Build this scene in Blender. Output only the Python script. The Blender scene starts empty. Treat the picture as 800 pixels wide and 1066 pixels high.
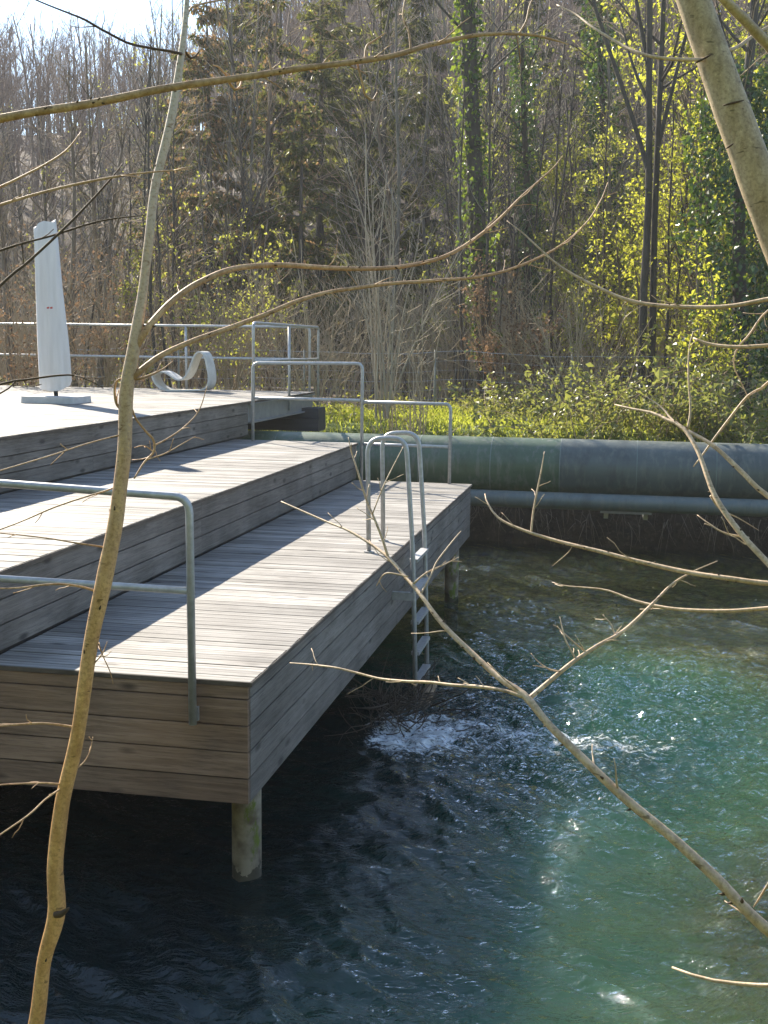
import bpy, math, random
import numpy as np
from mathutils import Vector

# ------------------------------------------------------------------ scene, camera
S = bpy.context.scene
COL = S.collection
S.render.engine = 'CYCLES'
S.cycles.use_denoising = True
try:
    S.cycles.denoiser = 'OPENIMAGEDENOISE'
    S.cycles.denoising_input_passes = 'RGB_ALBEDO_NORMAL'
    S.cycles.denoising_prefilter = 'ACCURATE'
except Exception:
    pass
S.cycles.max_bounces = 8
S.cycles.transparent_max_bounces = 24
S.cycles.caustics_reflective = False
S.cycles.caustics_refractive = False
S.cycles.volume_bounces = 0
S.view_settings.view_transform = 'Standard'
S.view_settings.look = 'None'
S.view_settings.exposure = 1.62
S.view_settings.gamma = 1.0
S.view_settings.use_curve_mapping = False

CF = np.array([-0.19084949, 0.97189019, -0.13786202])
CR = np.array([0.9808539, 0.19435566, 0.01230867])
CU = np.array([-0.03875694, 0.1328734, 0.99037496])
CP = np.array([1.87188183, -5.8980897, 1.76556914])
FPX = 1255.0


def un(u, v, ax, c):
    """photograph pixel -> the point of the world on the plane ax = c"""
    d = CF + CR * (u - 400) / FPX - CU * (v - 533) / FPX
    i = 'xyz'.index(ax)
    return CP + d * (c - CP[i]) / d[i]


def ud(u, v, dep):
    """photograph pixel -> the point of the world dep metres away"""
    return CP + dep * (CF + CR * (u - 400) / FPX - CU * (v - 533) / FPX)


cd = bpy.data.cameras.new('camera')
cam = bpy.data.objects.new('camera', cd)
COL.objects.link(cam)
from mathutils import Matrix
m = Matrix(((CR[0], CU[0], -CF[0], CP[0]), (CR[1], CU[1], -CF[1], CP[1]), (CR[2], CU[2], -CF[2], CP[2]), (0, 0, 0, 1)))
cam.matrix_world = m
cd.sensor_fit = 'VERTICAL'
cd.sensor_height = 36.0
cd.lens = FPX / 1066 * 36.0
cd.clip_start = 0.05
cd.clip_end = 2000
S.camera = cam

# ------------------------------------------------------------------ sun and sky
sdir = Vector((-1.1, 1.13, 1.0)).normalized()
sl = bpy.data.lights.new('sun', 'SUN')
sl.energy = 5.0
sl.angle = math.radians(0.55)
sl.color = (1.0, 0.90, 0.745)
so = bpy.data.objects.new('sun', sl)
COL.objects.link(so)
so.rotation_euler = sdir.to_track_quat('Z', 'Y').to_euler()
so.location = (-20, 20, 30)

W = bpy.data.worlds.new('World')
S.world = W
W.use_nodes = True
nt = W.node_tree
nt.nodes.clear()
wo = nt.nodes.new('ShaderNodeOutputWorld')
bg = nt.nodes.new('ShaderNodeBackground')
sky = nt.nodes.new('ShaderNodeTexSky')
sky.sky_type = 'NISHITA'
sky.sun_disc = False
sky.sun_elevation = math.asin(sdir.z)
sky.sun_rotation = math.atan2(sdir.x, sdir.y)
sky.air_density = 1.0
sky.dust_density = 0.1
sky.ozone_density = 1.6
bg.inputs['Strength'].default_value = 0.108
tc = nt.nodes.new('ShaderNodeTexCoord')
mp = nt.nodes.new('ShaderNodeMapping')
mp.inputs['Scale'].default_value = (1.4, 1.4, 3.4)
cn = nt.nodes.new('ShaderNodeTexNoise')
cn.inputs['Scale'].default_value = 2.6
cn.inputs['Detail'].default_value = 7
cn.inputs['Distortion'].default_value = 0.5
cr = nt.nodes.new('ShaderNodeValToRGB')
cr.color_ramp.elements[0].position = 0.62
cr.color_ramp.elements[1].position = 0.82
cr.color_ramp.elements[0].color = (0, 0, 0, 1)
cr.color_ramp.elements[1].color = (0.75, 0.75, 0.75, 1)
mx = nt.nodes.new('ShaderNodeMix')
mx.data_type = 'RGBA'
nt.links.new(tc.outputs['Generated'], mp.inputs['Vector'])
nt.links.new(mp.outputs['Vector'], cn.inputs['Vector'])
nt.links.new(cn.outputs['Fac'], cr.inputs['Fac'])
nt.links.new(cr.outputs['Color'], mx.inputs[0])
nt.links.new(sky.outputs['Color'], mx.inputs[6])
mx.inputs[7].default_value = (4.6, 4.7, 4.9, 1)
nt.links.new(mx.outputs[2], bg.inputs['Color'])
nt.links.new(bg.outputs['Background'], wo.inputs['Surface'])


# ------------------------------------------------------------------ material helpers
class NT:
    def __init__(s, name):
        s.m = bpy.data.materials.new(name)
        s.m.use_nodes = True
        s.t = s.m.node_tree
        s.t.nodes.clear()
        s.out = s.n('ShaderNodeOutputMaterial')

    def n(s, ty, **kw):
        nd = s.t.nodes.new(ty)
        for k, v in kw.items():
            if hasattr(nd, k) and not k[0].isupper():
                setattr(nd, k, v)
            else:
                nd.inputs[k.replace('_', ' ')].default_value = v
        return nd

    def l(s, a, b):
        s.t.links.new(a, b)

    def noise(s, vec, scale, detail=4, rough=0.55, dist=0.0):
        nd = s.n('ShaderNodeTexNoise')
        nd.inputs['Scale'].default_value = scale
        nd.inputs['Detail'].default_value = detail
        nd.inputs['Roughness'].default_value = rough
        nd.inputs['Distortion'].default_value = dist
        if vec is not None:
            s.l(vec, nd.inputs['Vector'])
        return nd.outputs['Fac']

    def mapped(s, scale=(1, 1, 1), src='Object', rot=(0, 0, 0)):
        t = s.n('ShaderNodeTexCoord')
        mp = s.n('ShaderNodeMapping')
        mp.inputs['Scale'].default_value = scale
        mp.inputs['Rotation'].default_value = rot
        s.l(t.outputs[src], mp.inputs['Vector'])
        return mp.outputs['Vector']

    def ramp(s, fac, stops):
        nd = s.n('ShaderNodeValToRGB')
        e = nd.color_ramp.elements
        while len(e) < len(stops):
            e.new(0.5)
        for i, (p, c) in enumerate(stops):
            e[i].position = p
            e[i].color = (c[0], c[1], c[2], 1) if hasattr(c, '__len__') else (c, c, c, 1)
        s.l(fac, nd.inputs['Fac'])
        return nd.outputs['Color']

    def mix(s, fac, a, b, mode='MIX'):
        nd = s.n('ShaderNodeMix')
        nd.data_type = 'RGBA'
        nd.blend_type = mode
        for sock, v in ((nd.inputs[0], fac), (nd.inputs[6], a), (nd.inputs[7], b)):
            if hasattr(v, 'is_output'):
                s.l(v, sock)
            elif hasattr(v, '__len__'):
                sock.default_value = (v[0], v[1], v[2], 1)
            else:
                sock.default_value = v
        return nd.outputs[2]

    def math(s, op, a, b=0.0, c=None):
        nd = s.n('ShaderNodeMath')
        nd.operation = op
        for i, v in enumerate((a, b, c)):
            if v is None:
                continue
            if hasattr(v, 'is_output'):
                s.l(v, nd.inputs[i])
            else:
                nd.inputs[i].default_value = v
        return nd.outputs[0]

    def island(s):
        return s.n('ShaderNodeNewGeometry').outputs['Random Per Island']

    def objrand(s):
        return s.n('ShaderNodeObjectInfo').outputs['Random']

    def bump(s, h, strength=0.4, dist=0.01, normal=None):
        nd = s.n('ShaderNodeBump')
        nd.inputs['Strength'].default_value = strength
        nd.inputs['Distance'].default_value = dist
        s.l(h, nd.inputs['Height'])
        if normal is not None:
            s.l(normal, nd.inputs['Normal'])
        return nd.outputs['Normal']

    def bsdf(s, color, rough=0.7, normal=None, metallic=0.0, spec=0.5):
        b = s.n('ShaderNodeBsdfPrincipled')
        for nm, v in (('Base Color', color), ('Roughness', rough), ('Metallic', metallic), ('Specular IOR Level', spec)):
            if hasattr(v, 'is_output'):
                s.l(v, b.inputs[nm])
            elif hasattr(v, '__len__'):
                b.inputs[nm].default_value = (v[0], v[1], v[2], 1)
            else:
                b.inputs[nm].default_value = v
        if normal is not None:
            s.l(normal, b.inputs['Normal'])
        return b.outputs['BSDF']

    def done(s, sh):
        s.l(sh, s.out.inputs['Surface'])
        return s.m


def wood(name, dark, light, axis, var=0.5, rough=0.62, knots=True, groove=0.0, tint=None):
    """weathered larch; axis = the direction the boards and their grain run in"""
    k = NT(name)
    sc = {'x': (1.1, 22, 22), 'y': (22, 1.1, 22)}[axis]
    isl = k.island()
    t = k.n('ShaderNodeTexCoord').outputs['Object']
    off = k.n('ShaderNodeVectorMath', operation='ADD')
    cmb = k.n('ShaderNodeCombineXYZ')
    o7 = k.math('MULTIPLY', isl, 37.0)
    k.l(o7, cmb.inputs[0]); k.l(o7, cmb.inputs[1])
    k.l(t, off.inputs[0]); k.l(cmb.outputs[0], off.inputs[1])
    mp = k.n('ShaderNodeMapping')
    mp.inputs['Scale'].default_value = sc
    k.l(off.outputs[0], mp.inputs['Vector'])
    v = mp.outputs['Vector']
    g = k.noise(v, 1.5, 8, 0.65, 0.6)
    g2 = k.noise(v, 5.0, 5, 0.7)
    col = k.ramp(g, [(0.36, dark), (0.5, [(a + b) / 2 for a, b in zip(dark, light)]), (0.64, light)])
    col = k.mix(k.math('MULTIPLY', k.ramp(g2, [(0.38, 1.0), (0.5, 0.0)]), 0.7), col, [c * 0.42 for c in dark])
    big = k.noise(t, 1.6, 3)
    col = k.mix(0.4, col, k.ramp(big, [(0.35, [c * 0.6 for c in dark]), (0.65, light)]))
    if tint:
        col = k.mix(k.ramp(k.noise(t, 0.9, 4), [(0.45, 0.0), (0.7, 0.75)]), col, tint)
    hs = k.n('ShaderNodeHueSaturation')
    k.l(col, hs.inputs['Color'])
    k.l(k.math('MULTIPLY_ADD', isl, var, 1 - var / 2), hs.inputs['Value'])
    col = hs.outputs['Color']
    if knots:
        ks = {'x': (4.2, 11, 11), 'y': (11, 4.2, 11)}[axis]
        mk = k.n('ShaderNodeMapping')
        mk.inputs['Scale'].default_value = ks
        k.l(off.outputs[0], mk.inputs['Vector'])
        vo = k.n('ShaderNodeTexVoronoi')
        vo.inputs['Scale'].default_value = 0.62
        k.l(mk.outputs['Vector'], vo.inputs['Vector'])
        kf = k.ramp(vo.outputs['Distance'], [(0.08, 0.9), (0.2, 0.0)])
        col = k.mix(kf, col, [c * 0.35 for c in dark])
    h = k.math('ADD', k.math('MULTIPLY', g, 0.6), k.math('MULTIPLY', g2, 0.4))
    nrm = k.bump(h, 0.8, 0.008)
    if groove:
        wv = k.n('ShaderNodeTexWave')
        wv.wave_type = 'BANDS'
        wv.bands_direction = 'Y' if axis == 'x' else 'X'
        wv.inputs['Scale'].default_value = groove
        wv.inputs['Distortion'].default_value = 0.05
        k.l(t, wv.inputs['Vector'])
        nrm = k.bump(wv.outputs['Fac'], 0.35, 0.004, nrm)
        col = k.mix(k.math('MULTIPLY', k.ramp(wv.outputs['Fac'], [(0.0, 1.0), (0.35, 0.0)]), 0.45), col, [c * 0.4 for c in dark])
    return k.done(k.bsdf(col, rough, nrm, spec=0.45))


def simple(name, c1, c2, scale=8, rough=0.6, metal=0.0, bump=0.2, bdist=0.005, detail=5, stretch=(1, 1, 1), spec=0.5):
    k = NT(name)
    v = k.mapped(stretch)
    n = k.noise(v, scale, detail)
    col = k.ramp(n, [(0.3, c1), (0.7, c2)])
    return k.done(k.bsdf(col, rough, k.bump(n, bump, bdist) if bump else None, metal, spec))


def leafmat(name, c1, c2, trans=0.5, rough=0.5, tcol=None, spec=0.4):
    k = NT(name)
    isl = k.island()
    col = k.ramp(isl, [(0.0, c1), (1.0, c2)])
    b = k.bsdf(col, rough, spec=spec)
    tr = k.n('ShaderNodeBsdfTranslucent')
    if tcol:
        k.l(k.mix(0.7, col, tcol), tr.inputs['Color'])
    else:
        k.l(col, tr.inputs['Color'])
    mxs = k.n('ShaderNodeMixShader')
    mxs.inputs[0].default_value = trans
    k.l(b, mxs.inputs[1])
    k.l(tr.outputs['BSDF'], mxs.inputs[2])
    return k.done(mxs.outputs[0])


def barkmat(name, c1, c2, scale=6, bands=0.0, moss=None, stretch=(1, 1, 0.35)):
    k = NT(name)
    v = k.mapped(stretch)
    n = k.noise(v, scale, 7, 0.65, 0.3)
    col = k.ramp(n, [(0.3, c1), (0.7, c2)])
    if moss:
        n2 = k.noise(k.mapped(), 1.7, 4)
        col = k.mix(k.ramp(n2, [(0.5, 0.0), (0.7, 0.7)]), col, moss)
    return k.done(k.bsdf(col, 0.85, k.bump(n, 0.6, 0.02), spec=0.25))


M = {}
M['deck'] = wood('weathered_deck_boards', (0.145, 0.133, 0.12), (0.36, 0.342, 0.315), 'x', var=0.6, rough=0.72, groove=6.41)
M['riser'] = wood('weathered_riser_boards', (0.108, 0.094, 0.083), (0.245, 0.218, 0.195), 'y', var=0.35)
M['skirt_side'] = wood('grey_side_boards', (0.12, 0.106, 0.094), (0.27, 0.242, 0.22), 'y', var=0.3)
M['skirt_front'] = wood('brown_front_boards', (0.15, 0.090, 0.058), (0.37, 0.245, 0.17), 'x', var=0.45, tint=(0.27, 0.15, 0.08))
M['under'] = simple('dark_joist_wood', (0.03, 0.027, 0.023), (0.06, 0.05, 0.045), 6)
M['nosing_shade'] = simple('nosing_edge_shade', (0.06, 0.045, 0.035), (0.12, 0.095, 0.075), 9, stretch=(1, 1, 1))
M['galv'] = simple('galvanised_steel', (0.36, 0.355, 0.35), (0.52, 0.515, 0.51), 22, 0.42, 0.35, 0.08, 0.002)
M['beam'] = simple('grey_painted_steel', (0.22, 0.23, 0.24), (0.30, 0.31, 0.32), 7, 0.5, 0.3, 0.1)
M['abut'] = simple('dark_stained_timber', (0.035, 0.037, 0.042), (0.06, 0.062, 0.07), 5, 0.7, stretch=(0.3, 3, 3))


def column_mat():
    k = NT('mossy_concrete')
    v = k.mapped()
    n = k.noise(v, 9, 6)
    col = k.ramp(n, [(0.38, (0.13, 0.10, 0.07)), (0.62, (0.32, 0.28, 0.21))])
    z = k.n('ShaderNodeSeparateXYZ')
    k.l(k.n('ShaderNodeTexCoord').outputs['Object'], z.inputs[0])
    ms = k.math('MULTIPLY', k.ramp(k.noise(k.mapped((1, 1, 0.45)), 11, 7, 0.7), [(0.50, 0.0), (0.58, 1.0)]),
                k.math('GREATER_THAN', k.math('ADD', z.outputs[0], k.math('MULTIPLY', n, 0.07)), -0.055))
    col = k.mix(ms, col, (0.13, 0.17, 0.02))
    wet = k.math('MULTIPLY', k.math('LESS_THAN', k.math('ADD', z.outputs[2], k.math('MULTIPLY', n, 0.3)), 0.06), 0.8)
    col = k.mix(wet, col, (0.035, 0.033, 0.02))
    return k.done(k.bsdf(col, 0.8, k.bump(n, 0.5, 0.01)))


M['column'] = column_mat()


def pipe_mat(name, c1, c2):
    k = NT(name)
    n = k.noise(k.mapped((0.4, 2, 2)), 3, 6)
    n2 = k.noise(k.mapped((1.5, 1.5, 0.3)), 9, 5)
    col = k.ramp(n, [(0.3, c1), (0.7, c2)])
    col = k.mix(k.math('MULTIPLY', k.ramp(n2, [(0.50, 0.0), (0.66, 1.0)]), 0.6), col, (0.19, 0.19, 0.16))
    n3 = k.noise(k.mapped((2.2, 1, 1)), 1.6, 6, 0.7)
    col = k.mix(k.ramp(n3, [(0.52, 0.0), (0.68, 0.6)]), col, [c * 0.55 for c in c1])
    return k.done(k.bsdf(col, 0.42, k.bump(k.noise(k.mapped(), 2.2, 2), 0.12, 0.03), 0.0, 0.5))


M['pipe_green'] = pipe_mat('dull_green_pipe_paint', (0.07, 0.105, 0.062), (0.10, 0.14, 0.085))
M['pipe_blue'] = pipe_mat('blue_grey_pipe_paint', (0.084, 0.098, 0.09), (0.116, 0.134, 0.122))
M['pipe_small'] = pipe_mat('small_pipe_paint', (0.10, 0.122, 0.115), (0.14, 0.165, 0.155))
M['seam'] = simple('pale_seam_paint', (0.15, 0.18, 0.16), (0.20, 0.23, 0.21), 9, 0.75, 0, 0)
M['fabric'] = simple('off_white_cover', (0.64, 0.60, 0.58), (0.74, 0.70, 0.68), 3, 0.8, 0, 0.5, 0.012, 4, (6, 6, 0.6))
M['red'] = simple('red_print', (0.45, 0.05, 0.03), (0.5, 0.07, 0.04), 5, 0.7, 0, 0)
M['slab'] = simple('pale_concrete', (0.46, 0.45, 0.44), (0.58, 0.57, 0.56), 12, 0.85, 0, 0.3)
M['dark_metal'] = simple('dark_metal', (0.03, 0.03, 0.03), (0.05, 0.05, 0.05), 5, 0.5, 0.4, 0)
M['fibre'] = simple('grey_fibre_cement', (0.50, 0.49, 0.46), (0.66, 0.65, 0.61), 9, 0.75, 0, 0.25)
M['wire'] = simple('fence_wire', (0.42, 0.42, 0.40), (0.58, 0.58, 0.56), 9, 0.5, 0.6, 0)
M['post'] = simple('fence_post_grey', (0.20, 0.20, 0.17), (0.30, 0.29, 0.25), 9, 0.8, 0, 0.2)


def sapling_mat(name, lo, hi, pale=None, z0=1.4, z1=2.6):
    k = NT(name)
    v = k.mapped((1, 1, 0.25))
    n = k.noise(v, 60, 6, 0.6)
    n2 = k.noise(k.mapped((1, 1, 1)), 14, 4)
    col = k.ramp(n, [(0.3, lo), (0.7, hi)])
    col = k.mix(k.ramp(n2, [(0.45, 0.0), (0.7, 0.55)]), col, [c * 0.55 for c in lo])
    if pale:
        z = k.n('ShaderNodeSeparateXYZ')
        k.l(k.n('ShaderNodeTexCoord').outputs['Object'], z.inputs[0])
        f = k.n('ShaderNodeMapRange')
        f.inputs[1].default_value = z0
        f.inputs[2].default_value = z1
        k.l(k.math('ADD', z.outputs[2], k.math('MULTIPLY', n2, 0.3)), f.inputs[0])
        col = k.mix(f.outputs[0], col, pale)
    mott = k.noise(k.mapped((1, 1, 1)), 170, 4, 0.65)
    col = k.mix(k.ramp(mott, [(0.38, 0.45), (0.50, 0.0)]), col, [c * 0.5 for c in lo])
    col = k.mix(k.ramp(mott, [(0.58, 0.0), (0.70, 0.5)]), col, [min(c * 1.35, .8) for c in hi])
    lent = k.noise(k.mapped((1, 1, 3.2)), 42, 2, 0.5, 0.4)
    col = k.mix(k.ramp(lent, [(0.66, 0.0), (0.72, 0.8)]), col, [c * 0.32 for c in lo])
    n = k.math('ADD', n, k.math('MULTIPLY', mott, 0.6))
    return k.done(k.bsdf(col, 0.6, k.bump(n, 0.35, 0.002), spec=0.35))


M['sapling'] = sapling_mat('golden_sapling_bark', (0.46, 0.235, 0.075), (0.66, 0.395, 0.155), (0.55, 0.47, 0.38))
M['branch'] = sapling_mat('tan_branch_bark', (0.39, 0.22, 0.10), (0.61, 0.405, 0.225))
M['pale_branch'] = sapling_mat('pale_tan_branch_bark', (0.44, 0.31, 0.185), (0.66, 0.50, 0.34))
M['bigtrunk'] = sapling_mat('speckled_beige_bark', (0.32, 0.235, 0.13), (0.52, 0.41, 0.265))
M['knot'] = simple('dark_bud_scar', (0.05, 0.03, 0.015), (0.10, 0.06, 0.03), 40, 0.8, 0, 0.2)

M['bark_grey'] = barkmat('grey_bark', (0.10, 0.088, 0.072), (0.23, 0.20, 0.17), moss=(0.07, 0.085, 0.03))
M['bark_brown'] = barkmat('brown_bark', (0.095, 0.07, 0.052), (0.22, 0.17, 0.125))
M['bark_dark'] = barkmat('dark_bark', (0.04, 0.034, 0.028), (0.105, 0.088, 0.07))
M['twig_grey'] = barkmat('grey_twigs', (0.24, 0.20, 0.145), (0.44, 0.375, 0.28))
M['twig_brown'] = barkmat('brown_twigs', (0.23, 0.165, 0.10), (0.40, 0.30, 0.19))
M['twig_tan'] = barkmat('tan_twigs', (0.27, 0.21, 0.13), (0.46, 0.37, 0.25))
M['twig_purple'] = barkmat('purplish_far_twigs', (0.125, 0.094, 0.078), (0.225, 0.172, 0.145))
M['needles'] = leafmat('spruce_needles', (0.030, 0.040, 0.014), (0.085, 0.095, 0.032), 0.42, 0.55, (0.19, 0.20, 0.03))
M['cones'] = leafmat('rusty_cones', (0.22, 0.135, 0.06), (0.38, 0.25, 0.115), 0.4, 0.7)
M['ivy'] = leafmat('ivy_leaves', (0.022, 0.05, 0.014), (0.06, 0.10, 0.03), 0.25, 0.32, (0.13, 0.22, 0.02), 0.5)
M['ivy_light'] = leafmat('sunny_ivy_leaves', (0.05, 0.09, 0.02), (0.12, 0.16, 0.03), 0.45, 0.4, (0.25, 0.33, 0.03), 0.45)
M['spring'] = leafmat('spring_leaves', (0.16, 0.19, 0.025), (0.30, 0.31, 0.05), 0.6, 0.5, (0.60, 0.60, 0.06))
M['olive'] = leafmat('olive_leaves', (0.11, 0.125, 0.03), (0.21, 0.215, 0.055), 0.58, 0.5, (0.48, 0.49, 0.07))
M['bramble'] = leafmat('bramble_leaves', (0.085, 0.105, 0.035), (0.18, 0.19, 0.07), 0.45, 0.40, (0.36, 0.38, 0.07), 0.5)
M['rust'] = leafmat('dry_leaves', (0.13, 0.075, 0.04), (0.25, 0.16, 0.09), 0.4, 0.7)
M['grass'] = leafmat('meadow_grass', (0.14, 0.18, 0.03), (0.30, 0.33, 0.055), 0.58, 0.5, (0.60, 0.64, 0.08))
M['herb'] = leafmat('herb_leaves', (0.10, 0.12, 0.025), (0.24, 0.23, 0.06), 0.5, 0.5, (0.38, 0.37, 0.07))
M['roots'] = simple('dead_roots', (0.12, 0.095, 0.065), (0.28, 0.23, 0.17), 9, 0.85, 0, 0.2)
M['drift'] = simple('driftwood', (0.22, 0.15, 0.09), (0.38, 0.28, 0.19), 9, 0.8, 0, 0.4, 0.01, 6, (6, 1, 1))


# ------------------------------------------------------------------ mesh builder and tagging
class MB:
    def __init__(s):
        s.v = []; s.f = []; s.n = 0; s.slot = 0; s.sl = {}

    def add(s, v, f):
        """v (k,3), f (m,q) faces"""
        v = np.asarray(v, float).reshape(-1, 3)
        f = np.asarray(f, np.int64)
        s.v.append(v)
        s.sl[len(s.f)] = s.slot
        s.f.append(f + s.n)
        s.n += len(v)
        return s

    def box(s, x0, x1, y0, y1, z0, z1):
        v = [(x0, y0, z0), (x1, y0, z0), (x1, y1, z0), (x0, y1, z0), (x0, y0, z1), (x1, y0, z1), (x1, y1, z1), (x0, y1, z1)]
        f = [(0, 3, 2, 1), (4, 5, 6, 7), (0, 1, 5, 4), (1, 2, 6, 5), (2, 3, 7, 6), (3, 0, 4, 7)]
        return s.add(v, f)

    def tubes(s, P, R, k=6, cap=True):
        """P (m,n,3) centre lines, R (m,n) radii"""
        P = np.asarray(P, float); R = np.asarray(R, float)
        if P.ndim == 2:
            P = P[None]; R = R[None]
        mN, n, _ = P.shape
        T = np.empty_like(P)
        T[:, 1:-1] = P[:, 2:] - P[:, :-2]
        T[:, 0] = P[:, 1] - P[:, 0]
        T[:, -1] = P[:, -1] - P[:, -2]
        T /= np.linalg.norm(T, axis=2, keepdims=True) + 1e-12
        # reference vector carried along
        ref = np.where(np.abs(T[:, 0, 2:3]) > 0.8, np.array([[1., 0, 0]]), np.array([[0., 0, 1]]))
        A = np.empty_like(P)
        r = ref
        for i in range(n):
            r = r - T[:, i] * np.sum(r * T[:, i], axis=1, keepdims=True)
            r = r / (np.linalg.norm(r, axis=1, keepdims=True) + 1e-12)
            A[:, i] = r
        B = np.cross(T, A)
        an = np.arange(k) * 2 * math.pi / k
        V = (P[:, :, None, :] + R[:, :, None, None] * (A[:, :, None, :] * np.cos(an)[None, None, :, None] + B[:, :, None, :] * np.sin(an)[None, None, :, None]))
        V = V.reshape(-1, 3)
        i0 = (np.arange(mN)[:, None, None] * n + np.arange(n - 1)[None, :, None]) * k
        j = np.arange(k)[None, None, :]
        j2 = (j + 1) % k
        F = np.stack([i0 + j, i0 + j2, i0 + k + j2, i0 + k + j], axis=-1).reshape(-1, 4)
        s.add(V, F)
        if cap:
            base = s.n - len(V)
            for e in (0, n - 1):
                idx = base + (np.arange(mN)[:, None] * n + e) * k + np.arange(k)[None, :]
                if e == 0:
                    idx = idx[:, ::-1]
                s.sl[len(s.f)] = s.slot
                s.f.append(idx)
        return s

    def quads(s, C, A, B):
        """quads with centre C and half axes A, B (m,3)"""
        V = np.stack([C - A - B, C + A - B, C + A + B, C - A + B], axis=1).reshape(-1, 3)
        return s.add(V, np.arange(len(V)).reshape(-1, 4))

    def leaves(s, C, D, N, L, Wd):
        """pointed folded leaves: base C, direction D, normal N, length L, width Wd"""
        D = D / (np.linalg.norm(D, axis=1, keepdims=True) + 1e-9)
        Sd = np.cross(D, N)
        Sd /= np.linalg.norm(Sd, axis=1, keepdims=True) + 1e-9
        Nn = np.cross(Sd, D)
        L = np.asarray(L).reshape(-1, 1); Wd = np.asarray(Wd).reshape(-1, 1)
        V = np.stack([C, C + D * L * .45 + Sd * Wd * .5 + Nn * Wd * .18, C + D * L - Nn * L * .12, C + D * L * .45 - Sd * Wd * .5 + Nn * Wd * .18], axis=1).reshape(-1, 3)
        b = np.arange(len(C)) * 4
        F = np.concatenate([np.stack([b, b + 1, b + 2], 1), np.stack([b, b + 2, b + 3], 1)])
        return s.add(V, F)

    def mesh(s, name, mat, origin=(0, 0, 0), smooth=False):
        me = bpy.data.meshes.new(name)
        V = np.concatenate(s.v) - np.asarray(origin, float)[None]
        me.vertices.add(len(V))
        me.vertices.foreach_set('co', V.astype(np.float32).ravel())
        nl = sum(f.size for f in s.f); npoly = sum(len(f) for f in s.f)
        me.loops.add(nl)
        me.loops.foreach_set('vertex_index', np.concatenate([f.ravel() for f in s.f]).astype(np.int32))
        me.polygons.add(npoly)
        tot = np.concatenate([np.full(len(f), f.shape[1]) for f in s.f]).astype(np.int32)
        st = np.concatenate([[0], np.cumsum(tot)[:-1]]).astype(np.int32)
        me.polygons.foreach_set('loop_start', st)
        me.polygons.foreach_set('loop_total', tot)
        if True:
            me.polygons.foreach_set('use_smooth', np.full(npoly, bool(smooth)))
        me.update(calc_edges=True)
        for q in (mat if isinstance(mat, (list, tuple)) else [mat]):
            if q is not None:
                me.materials.append(q)
        if any(s.sl.values()):
            me.polygons.foreach_set('material_index', np.concatenate([np.full(len(f), s.sl.get(i, 0)) for i, f in enumerate(s.f)]).astype(np.int32))
        return me

    def build(s, name, mat, parent=None, smooth=False, origin=None):
        if origin is None:
            if parent is not None:
                q = parent; o = Vector((0, 0, 0))
                while q is not None:
                    o = o + q.location; q = q.parent
                origin = tuple(o)
            else:
                origin = (0, 0, 0)
        ob = bpy.data.objects.new(name, s.mesh(name, mat, origin, smooth))
        COL.objects.link(ob)
        if parent is not None:
            ob.parent = parent
        else:
            ob.location = origin
        return ob


def thing(name, label, cat, loc=(0, 0, 0), group=None):
    o = bpy.data.objects.new(name, None)
    o.empty_display_size = 0.1
    COL.objects.link(o)
    o.location = loc
    return tag(o, label, cat, group)


def tag(o, label=None, cat=None, group=None, kind=None):
    if label: o['label'] = label
    if cat: o['category'] = cat
    if group: o['group'] = group
    if kind: o['kind'] = kind
    return o


def copy_tree(o, parent=None):
    c = o.copy()
    COL.objects.link(c)
    if parent is not None:
        c.parent = parent
    for ch in list(o.children):
        copy_tree(ch, c)
    return c


def smoothpath(pts, n):
    """Catmull-Rom through pts (k,d), n samples"""
    P = np.asarray(pts, float)
    P = np.vstack([2 * P[0] - P[1], P, 2 * P[-1] - P[-2]])
    seg = np.linalg.norm(np.diff(P[1:-1], axis=0)[:, :3], axis=1) + 1e-9
    cu = np.concatenate([[0], np.cumsum(seg)])
    out = []
    for t in np.linspace(0, cu[-1], n):
        i = min(np.searchsorted(cu, t, side='right') - 1, len(seg) - 1)
        u = (t - cu[i]) / seg[i]
        a, b, c, d = P[i], P[i + 1], P[i + 2], P[i + 3]
        out.append(0.5 * ((2 * b) + (c - a) * u + (2 * a - 5 * b + 4 * c - d) * u * u + (3 * b - a - 3 * c + d) * u ** 3))
    return np.array(out)


def rounded(pts, r, n=6):
    """polyline with its inner corners rounded to radius r"""
    P = [np.asarray(p, float) for p in pts]
    out = [P[0]]
    for i in range(1, len(P) - 1):
        a = P[i - 1] - P[i]; b = P[i + 1] - P[i]
        la, lb = np.linalg.norm(a), np.linalg.norm(b)
        q = min(r, la * .49, lb * .49)
        p0 = P[i] + a / la * q; p1 = P[i] + b / lb * q
        for t in np.linspace(0, 1, n):
            out.append((1 - t) ** 2 * p0 + 2 * t * (1 - t) * P[i] + t * t * p1)
    out.append(P[-1])
    return np.array(out)


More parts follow.
